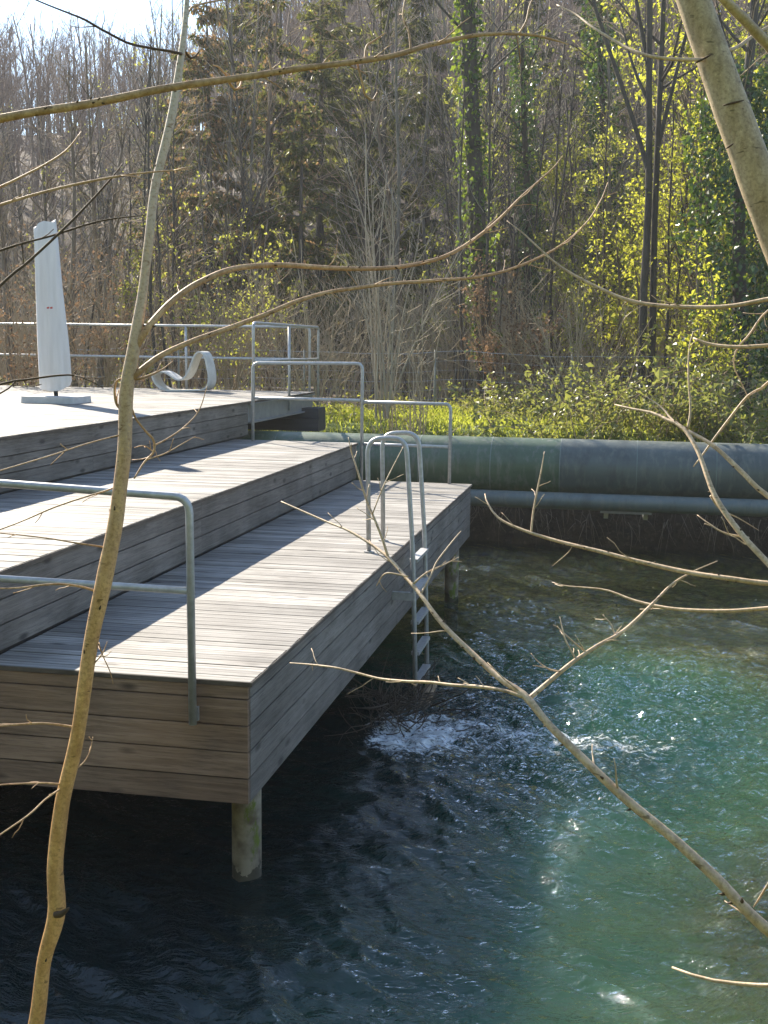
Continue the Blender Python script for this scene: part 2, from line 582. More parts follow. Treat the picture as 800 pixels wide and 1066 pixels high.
# ------------------------------------------------------------------ numpy noise
def perlin(x, y, seed=0):
    rs = np.random.RandomState(seed)
    perm = rs.permutation(256); perm = np.concatenate([perm, perm])
    ga = rs.rand(256) * 2 * np.pi
    gx, gy = np.cos(ga), np.sin(ga)
    xi = np.floor(x).astype(int); yi = np.floor(y).astype(int)
    xf = x - xi; yf = y - yi
    xi &= 255; yi &= 255
    u = xf ** 3 * (xf * (xf * 6 - 15) + 10); v = yf ** 3 * (yf * (yf * 6 - 15) + 10)

    def g(ix, iy, fx, fy):
        h = perm[(perm[ix & 255] + iy) & 255]
        return gx[h] * fx + gy[h] * fy
    a = g(xi, yi, xf, yf); b = g(xi + 1, yi, xf - 1, yf); c = g(xi, yi + 1, xf, yf - 1); d = g(xi + 1, yi + 1, xf - 1, yf - 1)
    return (a * (1 - u) + b * u) * (1 - v) + (c * (1 - u) + d * u) * v


def fbm(x, y, o=4, seed=0, gain=0.5):
    s = 0; a = 1
    for i in range(o):
        s = s + a * perlin(x * 2 ** i + 17.3 * i, y * 2 ** i - 9.1 * i, seed + i)
        a *= gain
    return s


def sstep(a, b, x):
    t = np.clip((x - a) / (b - a), 0, 1)
    return t * t * (3 - 2 * t)


WL = -1.38  # water level


# ------------------------------------------------------------------ terrain
def terr(x, y):
    x = np.asarray(x, float); y = np.asarray(y, float)
    bed = -1.72 - 1.75 * sstep(8.6, 3.2, y) + 0.95 * np.exp(-((x - 3.4) / 1.3) ** 2 - ((y - .7) / 1.2) ** 2) + 0.12 * fbm(x * .7, y * .7, 3, 5)
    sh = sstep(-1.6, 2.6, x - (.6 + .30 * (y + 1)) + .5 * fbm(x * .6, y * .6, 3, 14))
    bed = bed + sh * sstep(9.5, 6.5, y) * 1.15  # riverbed step shaped so the depth colours paint the sunlit and shaded sides
    bed = np.minimum(bed, WL - .3)
    ye = 13.0 + 0.14 * fbm(x * .9, y * 0 + 3, 3, 9)
    land = 0.36 + 0.022 * (y - 13.0) + 0.10 * fbm(x * .35, y * .35, 4, 2) + 0.02 * fbm(x * 2, y * 2, 2, 3)
    land = land - .45 * sstep(1.0, 0.1, y - ye) * sstep(-.5, .1, y - ye)
    b = sstep(0, 0.42, y - ye + 0.08 * fbm(x * 3, y * 3, 2, 31))
    z = bed * (1 - b) + land * b
    # hill behind the wood
    s = sstep(30, 62, y)
    hill = (y - 30).clip(0) * (0.27 + 0.07 * sstep(-30, 10, x)) * s
    hill = 34 * np.tanh(hill / 34)
    z = z + np.where(y > 30, hill + 1.5 * fbm(x * .05, y * .05, 3, 6) * s, 0)
    # near bank under the photographer; unseen hill behind it added to block sky light
    nb = sstep(-2.2, -4.6, y)
    z = np.where(y < 0, bed * (1 - nb) + (0.12 + 0.06 * fbm(x, y, 3, 8) + 9 * sstep(-8, -18, y)) * nb, z)
    return z


def grid_mesh(xs, ys, zf):
    X, Y = np.meshgrid(xs, ys)
    Z = zf(X, Y)
    V = np.stack([X, Y, Z], -1).reshape(-1, 3)
    nx, ny = len(xs), len(ys)
    i = np.arange(ny - 1)[:, None] * nx + np.arange(nx - 1)[None]
    F = np.stack([i, i + 1, i + nx + 1, i + nx], -1).reshape(-1, 4)
    b = MB(); b.add(V, F)
    return b, X, Y


def terrain_mat():
    k = NT('terrain')
    g = k.n('ShaderNodeNewGeometry')
    p = g.outputs['Position']
    sp = k.n('ShaderNodeSeparateXYZ'); k.l(p, sp.inputs[0])
    nn = k.noise(p, 2.5, 8, 0.65)
    fine = k.noise(p, 14, 6, 0.7)
    vo = k.n('ShaderNodeTexVoronoi'); vo.inputs['Scale'].default_value = 9
    k.l(p, vo.inputs['Vector'])
    peb = k.ramp(k.math('ADD', k.math('MULTIPLY', vo.outputs['Distance'], 0.6), k.math('MULTIPLY', fine, 0.6)),
                 [(0.25, (0.62, 0.50, 0.17)), (0.5, (0.44, 0.35, 0.10)), (0.85, (0.12, 0.10, 0.035))])
    peb = k.mix(k.ramp(k.noise(p, 1.1, 4), [(0.42, 0.0), (0.62, 0.65)]), peb, (0.14, 0.13, 0.035))
    soil = k.ramp(nn, [(0.3, (0.035, 0.028, 0.02)), (0.7, (0.10, 0.08, 0.055))])
    soil = k.mix(k.ramp(fine, [(0.55, 0.0), (0.72, 0.7)]), soil, (0.2, 0.17, 0.12))
    grassy = k.ramp(fine, [(0.3, (0.06, 0.09, 0.015)), (0.7, (0.15, 0.19, 0.035))])
    litter = k.ramp(fine, [(0.3, (0.075, 0.055, 0.035)), (0.55, (0.16, 0.12, 0.08)), (0.75, (0.10, 0.11, 0.04))])
    yy = k.math('ADD', sp.outputs[1], k.math('MULTIPLY', k.math('SUBTRACT', nn, 0.5), 3.0))
    mead = k.n('ShaderNodeMapRange'); mead.inputs[1].default_value = 16.6; mead.inputs[2].default_value = 18.2
    k.l(yy, mead.inputs[0])
    top = k.mix(mead.outputs[0], grassy, litter)
    far = k.n('ShaderNodeMapRange'); far.inputs[1].default_value = 34; far.inputs[2].default_value = 48
    k.l(sp.outputs[1], far.inputs[0])
    top = k.mix(far.outputs[0], top, k.ramp(nn, [(0.3, (0.05, 0.036, 0.028)), (0.7, (0.10, 0.075, 0.058))]))
    zl = k.n('ShaderNodeMapRange'); zl.inputs[1].default_value = 0.02; zl.inputs[2].default_value = 0.26
    k.l(k.math('ADD', sp.outputs[2], k.math('MULTIPLY', k.math('SUBTRACT', nn, 0.5), 0.4)), zl.inputs[0])
    land = k.mix(zl.outputs[0], soil, top)
    wl = k.n('ShaderNodeMapRange'); wl.inputs[1].default_value = WL - 0.16; wl.inputs[2].default_value = WL - 0.04
    k.l(sp.outputs[2], wl.inputs[0])
    col = k.mix(wl.outputs[0], peb, land)
    return k.done(k.bsdf(col, 0.9, k.bump(fine, 0.9, 0.05), spec=0.2))


xs = np.concatenate([np.linspace(-170, -14, 60)[:-1], np.linspace(-14, -4, 60)[:-1], np.linspace(-4, 7, 200)[:-1], np.linspace(7, 20, 60)[:-1], np.linspace(20, 170, 60)])
ys = np.concatenate([np.linspace(-60, -8, 24)[:-1], np.linspace(-8, 12.3, 105)[:-1], np.linspace(12.3, 14.3, 85)[:-1], np.linspace(14.3, 30, 85)[:-1], np.linspace(30, 230, 100)])
tb, _, _ = grid_mesh(xs, ys, terr)
tag(tb.build('terrain', terrain_mat(), smooth=True), kind='structure')


# ------------------------------------------------------------------ water
def wake(x, y):
    """turbulence downstream of the snag at the ladder foot (flow runs towards +x, -y)"""
    fx, fy = 0.995, 0.1
    dx, dy = x - 0.05, y - 3.3
    s = dx * fx + dy * fy
    t = -dx * fy + dy * fx
    core = np.exp(-(t / (0.55 + 0.22 * np.clip(s, 0, 9))) ** 2) * sstep(-0.3, 0.15, s) * np.exp(-np.clip(s, 0, 99) / 1.7)
    second = np.exp(-(((x - 1.45) / 0.75) ** 2 + ((y - 5.1) / 0.6) ** 2))
    third = 0.8 * np.exp(-(((x - 0.45) / 0.7) ** 2 + ((y - 8.3) / 0.4) ** 2))
    fourth = 0.5 * np.exp(-(((x - 2.5) / 0.8) ** 2 + ((y - 5.6) / 0.8) ** 2))
    broad = 0.45 * np.exp(-((x - 2.0) / 1.4) ** 2 - ((y - 4.3) / 2.6) ** 2)
    return core + broad + 0.6 * second + 0.75 * third + fourth, core


def water_z(x, y):
    wx = x + 0.35 * fbm(x * .5, y * .5, 2, 41); wy = y + 0.35 * fbm(x * .5 + 9, y * .5, 2, 42)
    a, b = 0.80 * wx - 0.60 * wy, 0.60 * wx + 0.80 * wy
    tk, core = wake(x, y)
    big = 0.046 * fbm(a * .6, b * .9, 3, 21)
    mid = 0.064 * (1 - 2 * np.abs(fbm(a * .85, b * 2.4, 3, 23, 0.5)))
    small = 0.021 * (1 - 2 * np.abs(fbm(a * 2.2, b * 6.2, 3, 25, 0.5))) + 0.004 * fbm(a * 6, b * 15, 2, 35)
    gust = 0.45 + 0.9 * np.clip(.5 + fbm(x * .45, y * .45, 3, 29), 0, 1)
    mid = mid * gust; small = small * gust
    chop = 0.095 * tk * (0.6 - np.abs(fbm(x * 3.2, y * 3.2, 4, 27, 0.6)) * 1.6)
    calm = 0.75 + 0.25 * sstep(13, 9.0, y)
    edge = sstep(-3.9, -3.0, y)
    return WL + ((big + mid + small) * calm + chop) * (0.3 + 0.7 * edge) - 0.008


def fine_axis(segs):
    out = []
    for a, b, st in segs:
        out.append(np.arange(a, b, st))
    return np.concatenate(out)


wxs = np.append(fine_axis([(-60, -12, 3), (-12, -4, .2), (-4, 5.4, .024), (5.4, 12, .2), (12, 60, 3)]), 60)
wys = np.append(fine_axis([(-4.4, -2.2, .12), (-2.2, 8, .024), (8, 13.5, .045)]), 13.5)
wb, WX, WY = grid_mesh(wxs, wys, water_z)


def water_mat():
    k = NT('river_water')
    geo = k.n('ShaderNodeNewGeometry')
    p = geo.outputs['Position']
    at = k.n('ShaderNodeAttribute'); at.attribute_name = 'depth'
    fo = k.n('ShaderNodeAttribute'); fo.attribute_name = 'foam'
    mp = k.n('ShaderNodeMapping'); mp.inputs['Rotation'].default_value = (0, 0, math.radians(37)); mp.inputs['Scale'].default_value = (.65, 1.7, 1)
    k.l(p, mp.inputs['Vector'])
    r1 = k.noise(mp.outputs['Vector'], 8, 4, 0.6, 0.7)
    r2 = k.noise(mp.outputs['Vector'], 26, 3, 0.6, 0.4)
    nrm = k.bump(k.math('ADD', k.math('MULTIPLY', r1, 0.85), k.math('MULTIPLY', r2, 0.15)), 1.0, 0.036)
    ca = k.n('ShaderNodeAttribute'); ca.attribute_name = 'chop'
    r3 = k.noise(mp.outputs['Vector'], 13, 3, 0.55, 1.1)
    nrm = k.bump(k.math('MULTIPLY', r3, k.math('MULTIPLY', ca.outputs['Fac'], 1.0)), 1.0, 0.09, nrm)
    # body of the water: silt colours by depth, with sunlight and deck shade painted in, and the bed seen through it
    silt = k.n('ShaderNodeSubsurfaceScattering')
    silt.falloff = 'BURLEY'
    silt.inputs['Scale'].default_value = 2.4
    silt.inputs['Radius'].default_value = (0.3, 0.65, 0.55)
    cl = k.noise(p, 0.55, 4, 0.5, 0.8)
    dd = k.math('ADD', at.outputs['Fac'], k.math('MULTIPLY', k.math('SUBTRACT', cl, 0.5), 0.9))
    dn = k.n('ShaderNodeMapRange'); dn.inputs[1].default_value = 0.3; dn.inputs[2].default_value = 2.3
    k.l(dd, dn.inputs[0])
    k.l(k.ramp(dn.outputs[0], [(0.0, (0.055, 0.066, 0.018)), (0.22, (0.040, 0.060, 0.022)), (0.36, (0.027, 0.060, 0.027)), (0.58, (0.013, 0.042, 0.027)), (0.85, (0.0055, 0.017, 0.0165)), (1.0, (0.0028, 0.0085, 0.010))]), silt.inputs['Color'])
    tr = k.n('ShaderNodeBsdfTransparent')
    k.l(k.mix(k.math('MINIMUM', k.math('MULTIPLY', at.outputs['Fac'], 0.55), 1.0), (0.92, 0.93, 0.82), (0.14, 0.30, 0.22)), tr.inputs['Color'])
    body = k.n('ShaderNodeMixShader')
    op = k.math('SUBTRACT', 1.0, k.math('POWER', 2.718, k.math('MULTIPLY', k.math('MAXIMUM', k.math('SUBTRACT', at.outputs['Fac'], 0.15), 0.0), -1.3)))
    k.l(op, body.inputs[0])
    k.l(tr.outputs[0], body.inputs[1]); k.l(silt.outputs[0], body.inputs[2])
    gl = k.n('ShaderNodeBsdfGlossy'); gl.inputs['Roughness'].default_value = 0.03
    gl.inputs['Color'].default_value = (1, 1, 1, 1)
    k.l(nrm, gl.inputs['Normal'])
    fr = k.n('ShaderNodeFresnel'); fr.inputs['IOR'].default_value = 1.42
    k.l(nrm, fr.inputs['Normal'])
    sf = k.n('ShaderNodeMixShader')
    k.l(fr.outputs[0], sf.inputs[0]); k.l(body.outputs[0], sf.inputs[1]); k.l(gl.outputs[0], sf.inputs[2])
    foam = k.n('ShaderNodeBsdfDiffuse'); foam.inputs['Color'].default_value = (0.72, 0.76, 0.78, 1)
    fn = k.noise(mp.outputs['Vector'], 15, 8, 0.75, 1.2)
    fm = k.math('MULTIPLY', k.ramp(k.math('ADD', fo.outputs['Fac'], k.math('MULTIPLY', k.math('SUBTRACT', fn, 0.5), 2.6)), [(0.55, 0.0), (0.85, 1.0)]), 0.85)
    al = k.n('ShaderNodeMixShader')
    k.l(fm, al.inputs[0]); k.l(sf.outputs[0], al.inputs[1]); k.l(foam.outputs[0], al.inputs[2])
    return k.done(al.outputs[0])


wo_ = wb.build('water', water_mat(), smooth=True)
tag(wo_, kind='structure')
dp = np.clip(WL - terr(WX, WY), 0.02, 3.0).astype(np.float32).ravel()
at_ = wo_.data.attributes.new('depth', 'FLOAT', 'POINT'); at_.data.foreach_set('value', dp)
tk, core = wake(WX, WY)
fm = np.clip(0.86 * core + 0.30 * tk * (0.6 + 1.3 * fbm(WX * 1.7, WY * 2.2, 3, 61)), 0, 1).astype(np.float32).ravel()
cp_ = np.clip(.08 + 2.1 * tk * np.clip(.45 + 1.3 * fbm(WX * 1.1, WY * 1.5, 3, 63), 0, 1.2) + .5 * np.clip(fbm(WX * .8, WY * 1.1, 3, 64) - .12, 0, 1) * sstep(.3, 1.5, WX), 0, 1.5).astype(np.float32).ravel()
at3 = wo_.data.attributes.new('chop', 'FLOAT', 'POINT'); at3.data.foreach_set('value', cp_)
at2 = wo_.data.attributes.new('foam', 'FLOAT', 'POINT'); at2.data.foreach_set('value', fm)

# ------------------------------------------------------------------ the terrace
L1, LR, LP = 9.40, 10.1, 13.72
W1, W2, W3, RH = 1.53, 1.67, 5.6, 0.482
X2, X3 = -W1, -W1 - W2
XE = X3 - W3
rnd = random.Random(4)
deck = thing('wooden_terrace', 'stepped grey timber terrace with three broad levels standing over the river', 'terrace', (-0.1, 0.1, -1.2))


def tread(x0, x1, y0, y1, z, nose):
    b = MB()
    y = y0
    while y < y1 - 0.02:
        w = min(0.0905, y1 - y)
        j = rnd.uniform(-.0015, .0015)
        b.box(x0, x1 + nose + rnd.uniform(-.003, .003), y, y + w, z - .027 + j, z + j)
        y += 0.098
    return b


def boards_x(x0, x1, y0, t, zs, joints=()):
    b = MB()
    for z0, z1 in zs:
        xa = x0
        for j in list(joints) + [x1]:
            b.box(xa, j - .004, y0 + rnd.uniform(-.002, .002), y0 + t, z0, z1)
            xa = j
    return b


def boards_y(x0, t, y0, y1, zs, joints=()):
    b = MB()
    for z0, z1 in zs:
        ya = y0
        for j in list(joints) + [y1]:
            b.box(x0 - t, x0 + rnd.uniform(-.002, .002), ya + .002, j - .002, z0, z1)
            ya = j
    return b


tread(X2 + .002, 0, 0, L1, 0, .012).build('deck_boards', M['deck'], deck)
tread(X3 + .002, X2, 0, 9.5, RH, .015).build('deck_boards', M['deck'], deck)
tread(XE, X3, 0, LP, 2 * RH, .015).build('deck_boards', M['deck'], deck)
zs1 = [(-.094, -.031), (-.239, -.102), (-.384, -.247), (-.529, -.392), (-.672, -.537)]
fb = boards_x(X2, 0.0, -.002, .028, zs1, ())
fb.box(XE, X2 - .004, 0, .026, -.672, -.031)
zr = [(.314, .450), (.168, .305), (.020, .159)]
for z0, z1 in zr:
    fb.box(XE, X2, 0, .026, z0, z1)
    fb.box(XE, X3, 0, .026, z0 + RH, z1 + RH)
fb.build('front_cladding', M['skirt_front'], deck)
sb = boards_y(-.001, .026, .03, L1, zs1, (4.3,))
sb.build('side_cladding', M['skirt_side'], deck)
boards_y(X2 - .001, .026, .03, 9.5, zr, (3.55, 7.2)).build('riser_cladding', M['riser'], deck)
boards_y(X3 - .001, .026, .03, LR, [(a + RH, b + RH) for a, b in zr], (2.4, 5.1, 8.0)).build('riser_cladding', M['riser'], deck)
eb = MB()
for z0, z1 in zs1:
    eb.box(X3, -.03, L1 - .026, L1 - .002, z0, z1)
eb.build('end_cladding', M['skirt_side'], deck)
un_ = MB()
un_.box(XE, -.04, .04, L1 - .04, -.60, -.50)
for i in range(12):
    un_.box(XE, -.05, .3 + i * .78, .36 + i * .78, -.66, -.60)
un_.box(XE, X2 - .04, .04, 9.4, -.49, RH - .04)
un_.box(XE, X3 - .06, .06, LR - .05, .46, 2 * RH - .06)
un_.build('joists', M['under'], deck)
ns = MB()
ns.box(.016, .019, -.002, L1, -.026, -.003)
ns.box(-1.6, .019, -.006, -.003, -.027, -.003)
ns.box(X2 + .019, X2 + .022, -.002, 9.5, RH - .027, RH - .003)
ns.box(X3 + .019, X3 + .022, -.002, LP, 2 * RH - .027, 2 * RH - .003)
ns.build('edge_shade_strip', M['nosing_shade'], deck)  # added dark brown strips paint the shade on the nosing faces
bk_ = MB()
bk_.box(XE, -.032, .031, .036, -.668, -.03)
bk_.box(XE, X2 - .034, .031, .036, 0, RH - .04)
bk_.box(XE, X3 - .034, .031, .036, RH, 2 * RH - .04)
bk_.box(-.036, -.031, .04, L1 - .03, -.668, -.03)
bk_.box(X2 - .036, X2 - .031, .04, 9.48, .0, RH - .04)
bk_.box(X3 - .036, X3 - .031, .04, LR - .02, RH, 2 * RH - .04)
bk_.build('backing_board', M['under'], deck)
bm_ = MB()
bm_.box(X3 - .09, X3 - .02, LR + .02, LP, .66, .925)
bm_.box(X3 - .12, X3 + .035, LR + .02, LP, .655, .675)
bm_.box(X3 - .12, X3 + .03, LR + .02, LP, .915, .93)
bm_.build('steel_beam', M['beam'], deck)
for (cx, cy, r) in ((-.205, .6, .087), (-.115, 8.6, .085), (-3.2, .3, .085), (-3.2, 9.2, .085)):
    zz = np.linspace(-3.0, -.66, 9)
    P = np.stack([np.full(9, cx), np.full(9, cy), zz], 1)
    MB().tubes(P, np.full(9, r), 24).build('support_post', M['column'], deck, smooth=True)

# timber bearing block of the bridge on the far bank
ab = MB()
ab.box(-5.2, -2.945, 13.02, 13.5, .56, .725)
ab.box(-5.2, -2.943, 13.018, 13.502, .355, .555)
tag(ab.build('bearing_block', M['abut'], origin=(-3.3, 13.2, .4)), 'dark timber bearing block under the far end of the terrace beside the pipe', 'support block')


# ------------------------------------------------------------------ railings
def railing(name, label, loc, rails, posts, r=.0215, bars=()):
    t = thing(name, label, 'railing', loc, 'galvanised tube railings on the terrace')
    for p in rails:
        P = rounded(p, .085)
        MB().tubes(P, np.full(len(P), r), 12).build('frame_tube', M['galv'], t, smooth=True)
    for p in posts:
        MB().tubes(np.array(p, float), np.full(len(p), r), 12).build('post', M['galv'], t, smooth=True)
    for p in bars:
        MB().tubes(np.array(p, float), np.full(len(p), r * .95), 12).build('mid_rail', M['galv'], t, smooth=True)
    return t


Y0 = -.05
tr_ = railing('tube_railing', 'galvanised railing along the brown front edge of the terrace nearest the viewer', (-.3, Y0, -.24),
              [[(-4.2, Y0, 1.09), (-1.359, Y0, 1.009), (-.300, Y0, .972), (-.292, Y0, -.237)]],
              [[(-3.2, Y0, -.237), (-3.2, Y0, 1.06)]],
              bars=[[(-4.2, Y0, .52), (-.312, Y0, .482)]])
for x in (-.292, -3.2):
    MB().box(x - .02, x + .02, -.028, -.004, -.225, -.15).build('bracket', M['galv'], tr_)
YA = 9.36
ra = railing('tube_railing', 'tall rounded galvanised railing across the far end of the middle level', (-2.9, YA, RH),
             [[(-2.90, YA, RH - .1), (-2.90, YA, 1.50), (-1.43, YA, 1.515), (-1.43, YA, -.12)]], [],
             bars=[[(-2.88, YA, 1.045), (-1.45, YA, 1.045)]])
rb = railing('tube_railing', 'lower galvanised railing at the far end of the lowest level before the pipe', (-1.43, YA, 0),
             [[(-1.408, YA, 1.025), (-.275, YA, 1.02), (-.275, YA, -.12)]], [],
             bars=[[(-1.408, YA, .48), (-.295, YA, .475)]])
XC = X3 + .035
rc = railing('tube_railing', 'galvanised railing along the side of the upper level above the steel beam, with three posts', (XC, 10.2, .96),
             [[(XC, 10.24, .74), (XC, 10.24, 2.035), (XC, 13.86, 2.03), (XC, 13.86, .74)]],
             [[(XC, 12.07, .74), (XC, 12.07, 2.03)]],
             bars=[[(XC, 10.26, 1.515), (XC, 13.84, 1.505)]])
YF = 13.66
rd = railing('tube_railing', 'long galvanised railing along the back edge of the upper level behind parasol and chair', (-6, YF, .96),
             [[(-14, YF, 2.045), (-3.26, YF, 2.03), (-3.26, YF, .80)]],
             [[(x, YF, .80), (x, YF, 2.03)] for x in (-5.42, -7.6, -9.8, -12.0)],
             bars=[[(-14, YF, 1.505), (-3.28, YF, 1.50)]])

# ------------------------------------------------------------------ swim ladder
ld = thing('swim_ladder', 'galvanised swim ladder with two rounded hoops going down from the deck into the water', 'ladder', (.05, 4.4, 0))
for y in (4.06, 4.69):
    P = rounded([(-.212, y, .003), (-.232, y, .975), (.098, y, .99), (.172, y, 0), (.232, y, -1.75)], .13, 9)
    MB().tubes(P, np.full(len(P), .0205), 14).build('hoop_rail', M['galv'], ld, smooth=True)
    MB().tubes(np.array([(-.212, y, .001), (-.212, y, .012)]), np.array([.045, .045]), 16).build('base_flange', M['galv'], ld)
for z in (-.06, -.33, -.60, -.87, -1.13, -1.38):
    x = .172 + (-z) * .0343
    b = MB(); b.box(x - .035, x + .035, 4.08, 4.67, z - .014, z + .014)
    b.build('rung', M['galv'], ld)
for y in (4.06, 4.69):
    b = MB(); b.box(.0, .19, y - .02, y + .02, -.40, -.33)
    b.build('bracket', M['galv'], ld)

# driftwood caught at the ladder foot
rng = np.random.default_rng(11)
P = smoothpath([(.20, 3.96, -1.55), (.26, 4.02, -1.40), (.29, 4.16, -1.27), (.34, 4.28, -1.16)], 12)
tag(MB().tubes(P, np.array([.04, .055, .045, .06, .05, .062, .048, .055, .06, .045, .05, .03]), 9).build('driftwood_log', M['drift'], origin=(.28, 4.1, -1.38)),
    'short pale driftwood log leaning on the foot of the swim ladder', 'driftwood')
tw = MB()
for i in range(260):
    a = rng.normal(0, 1, 3)
    st = np.array([.10, 3.80, WL + .03]) + rng.normal(0, 1, 3) * (.15, .26, .09)
    en = st + np.array([.05, .02, .10]) + a * (.22, .24, .14)
    P = smoothpath([st, (st + en) / 2 + rng.normal(0, .035, 3), en], 5)
    tw.tubes(P, np.linspace(.007, .002, 5) * rng.uniform(.6, 1.5), 4)
tag(tw.build('twig_tangle', M['bark_dark'], origin=(.12, 3.86, WL)), 'dark tangle of washed-up twigs caught round the ladder foot', 'twigs')

# ------------------------------------------------------------------ parasol, chair
ps = thing('parasol', 'closed off-white covered parasol standing on a square concrete base on the upper level', 'parasol', (-5.5, 9.1, 2 * RH))
yb = 8.62
prof = []
for (xl, xr, yp, q) in ((41.5, 73.5, 405, .42), (41, 75, 396, .5), (40.5, 73, 370, .55), (40, 71, 350, .58), (38.5, 65.5, 300, .62), (36.5, 61, 250, .66), (35.5, 59, 237, .62), (35.5, 58.5, 233, .55)):
    pl, pr2 = un(xl, yp, 'y', yb), un(xr, yp, 'y', yb)
    w_ = (pr2[0] - pl[0]) / 2
    prof.append(((pl[2] + pr2[2]) / 2, (pl[0] + pr2[0]) / 2, w_ * .97, w_ * q))
pbx = float(un(59, 415, 'y', yb)[0])
rows = []
nA = 40
for i, (z, x, a, b) in enumerate(prof):
    th = np.arange(nA) * 2 * np.pi / nA
    fold = 1 + .05 * np.sin(th * 5 + z * 1.3) + .03 * np.sin(th * 9 - z * 2.1)
    zz = np.full(nA, z)
    if i >= len(prof) - 2:
        zz = zz + .045 * np.cos(th) + .02 * np.sin(th * 3)
    if i == 0:
        zz = zz + .03 * np.sin(th * 2 + 1) + .03 * np.cos(th)
    rows.append(np.stack([x + a * fold * np.cos(th), yb + b * fold * np.sin(th), zz], 1))
V = np.concatenate(rows)
cb = MB()
i0 = np.arange(len(prof) - 1)[:, None] * nA; j = np.arange(nA)[None]
cb.add(V, np.stack([i0 + j, i0 + (j + 1) % nA, i0 + nA + (j + 1) % nA, i0 + nA + j], -1).reshape(-1, 4))
top = rows[-1].mean(0) + np.array([.02, 0, -.015])
cb.add(np.vstack([rows[-1], top]), [(q, (q + 1) % nA, nA) for q in range(nA)])
cb.build('cover', M['fabric'], ps, smooth=True)
for dx in (0, .045):
    q0 = un(49, 321.5, 'y', yb - .21) + np.array([dx, 0, 0])
    b = MB(); b.add([q0, q0 + (.034, 0, .004), q0 + (.032, .001, .028), q0 + (-.002, .001, .02)], [(0, 1, 2, 3)])
    b.build('red_mark', M['red'], ps)
MB().tubes(np.array([(pbx, yb, 1.0), (pbx - .05, yb, 2.0)]), np.array([.028, .028]), 12).build('pole', M['dark_metal'], ps, smooth=True)
b = MB()
c = np.array([[-.33, -.30], [.33, -.30], [.36, -.27], [.36, .27], [.33, .30], [-.33, .30], [-.36, .27], [-.36, -.27]])
c = c @ np.array([[1, .0], [.0, 1]])
for z0 in (2 * RH + .002,):
    lo = np.column_stack([c + (pbx, yb), np.full(8, z0)]); hi = np.column_stack([c * .98 + (pbx, yb), np.full(8, z0 + .085)])
    b.add(np.vstack([lo, hi]), [(q, (q + 1) % 8, 8 + (q + 1) % 8, 8 + q) for q in range(8)])
    b.add(hi, [tuple(range(8))])
b.build('base_slab', M['slab'], ps)

yc = 12.85
chp = [(560, 683), (640, 683), (700, 679), (722, 662), (727, 630), (720, 585), (710, 548), (697, 532), (682, 532), (668, 548), (655, 580), (643, 610), (625, 634), (600, 640), (572, 624), (545, 610), (515, 610), (500, 622), (506, 645), (525, 668)]
chp = [(612 + (a - 612) * .93 + 12, 610 + (b_ - 610) * .95) for a, b_ in chp]
pc = np.array([un(20 + a / 3.636, 220 + (b_ + 4) / 3.636, 'y', yc) for a, b_ in chp])
pc = smoothpath(np.vstack([pc, pc[0]]), 90)[:-1]
pc[:, 2] += (2 * RH + .012) - pc[:, 2].min()
cx, cz = pc[:, 0].mean(), pc[:, 2].mean()
tn = np.roll(pc, -1, 0) - np.roll(pc, 1, 0)
nr = np.stack([tn[:, 2], 0 * tn[:, 0], -tn[:, 0]], 1); nr /= np.linalg.norm(nr, axis=1, keepdims=True)
th, wd = .012, .17
nC = len(pc)
rows = [pc + nr * sa * th + np.array([.02, .999, 0]) * sb * wd for sa, sb in ((1, -1), (1, 1), (-1, 1), (-1, -1))]
b = MB(); V = np.concatenate(rows); F = []
for a in range(4):
    q = np.arange(nC); a2 = (a + 1) % 4
    F.append(np.stack([a * nC + q, a * nC + (q + 1) % nC, a2 * nC + (q + 1) % nC, a2 * nC + q], 1))
b.add(V, np.concatenate(F))
tag(b.build('loop_chair', M['fibre'], origin=(cx, yc, 2 * RH)), 'pale grey looped lounge chair made of one bent ribbon on the upper level', 'chair')

# ------------------------------------------------------------------ pipes
pg = thing('large_pipe', 'thick green and blue-grey painted pipe crossing the river along the far bank', 'pipe', (1, 11.0, .09))
pr, pz, py = .405, .09, 11.0


def pipe_part(name, x0, x1, r, mat, par, y=py, z=pz, n=12, k=48):
    xx = np.linspace(x0, x1, n)
    P = np.stack([xx, np.full(n, y), np.full(n, z)], 1)
    return MB().tubes(P, np.full(n, r), k, False).build(name, mat, par, smooth=True)


sg = [-16, -10, -6.2, -3.0, -.9, .11, 1.06]
for a, b_ in zip(sg[:-1], sg[1:]):
    pipe_part('pipe_section', a + .004, b_ - .004, pr, M['pipe_green'], pg)
sg = [1.06, 2.09, 3.13, 4.2, 6.4, 9, 14]
for a, b_ in zip(sg[:-1], sg[1:]):
    o = pipe_part('pipe_section', a + .004, b_ - .004, pr + .002, M['pipe_blue'], pg)
    o['label'] = 'blue-grey pipe section'
for x in [-10, -6.2, -3.0, -.9, .11, 1.06, 2.09, 3.13, 4.2, 6.4, 9]:
    pipe_part('joint_band', x - .006, x + .006, pr + .0035, M['seam'], pg, n=2)
p2 = thing('small_pipe', 'thin blue-grey pipe running just below and in front of the thick pipe', 'pipe', (1, 10.55, -.32))
for a, b_ in ((-14, -4), (-4, 2.11), (2.11, 8), (8, 14)):
    pipe_part('pipe_section', a + .003, b_ - .003, .116, M['pipe_small'], p2, 10.55, -.318, 8, 32)
for x in (-4, 2.11, 8):
    pipe_part('joint_band', x - .01, x + .01, .119, M['pipe_small'], p2, 10.55, -.318, 2, 32)
br = MB()
for x0, x1 in ((1.62, 2.32),):
    br.box(x0, x1, 10.95, 11.25, -.52, -.46)
    br.box(x0 + .05, x0 + .11, 11.0, 13.2, -.60, -.525)
    br.box(x1 - .11, x1 - .05, 11.0, 13.2, -.60, -.525)
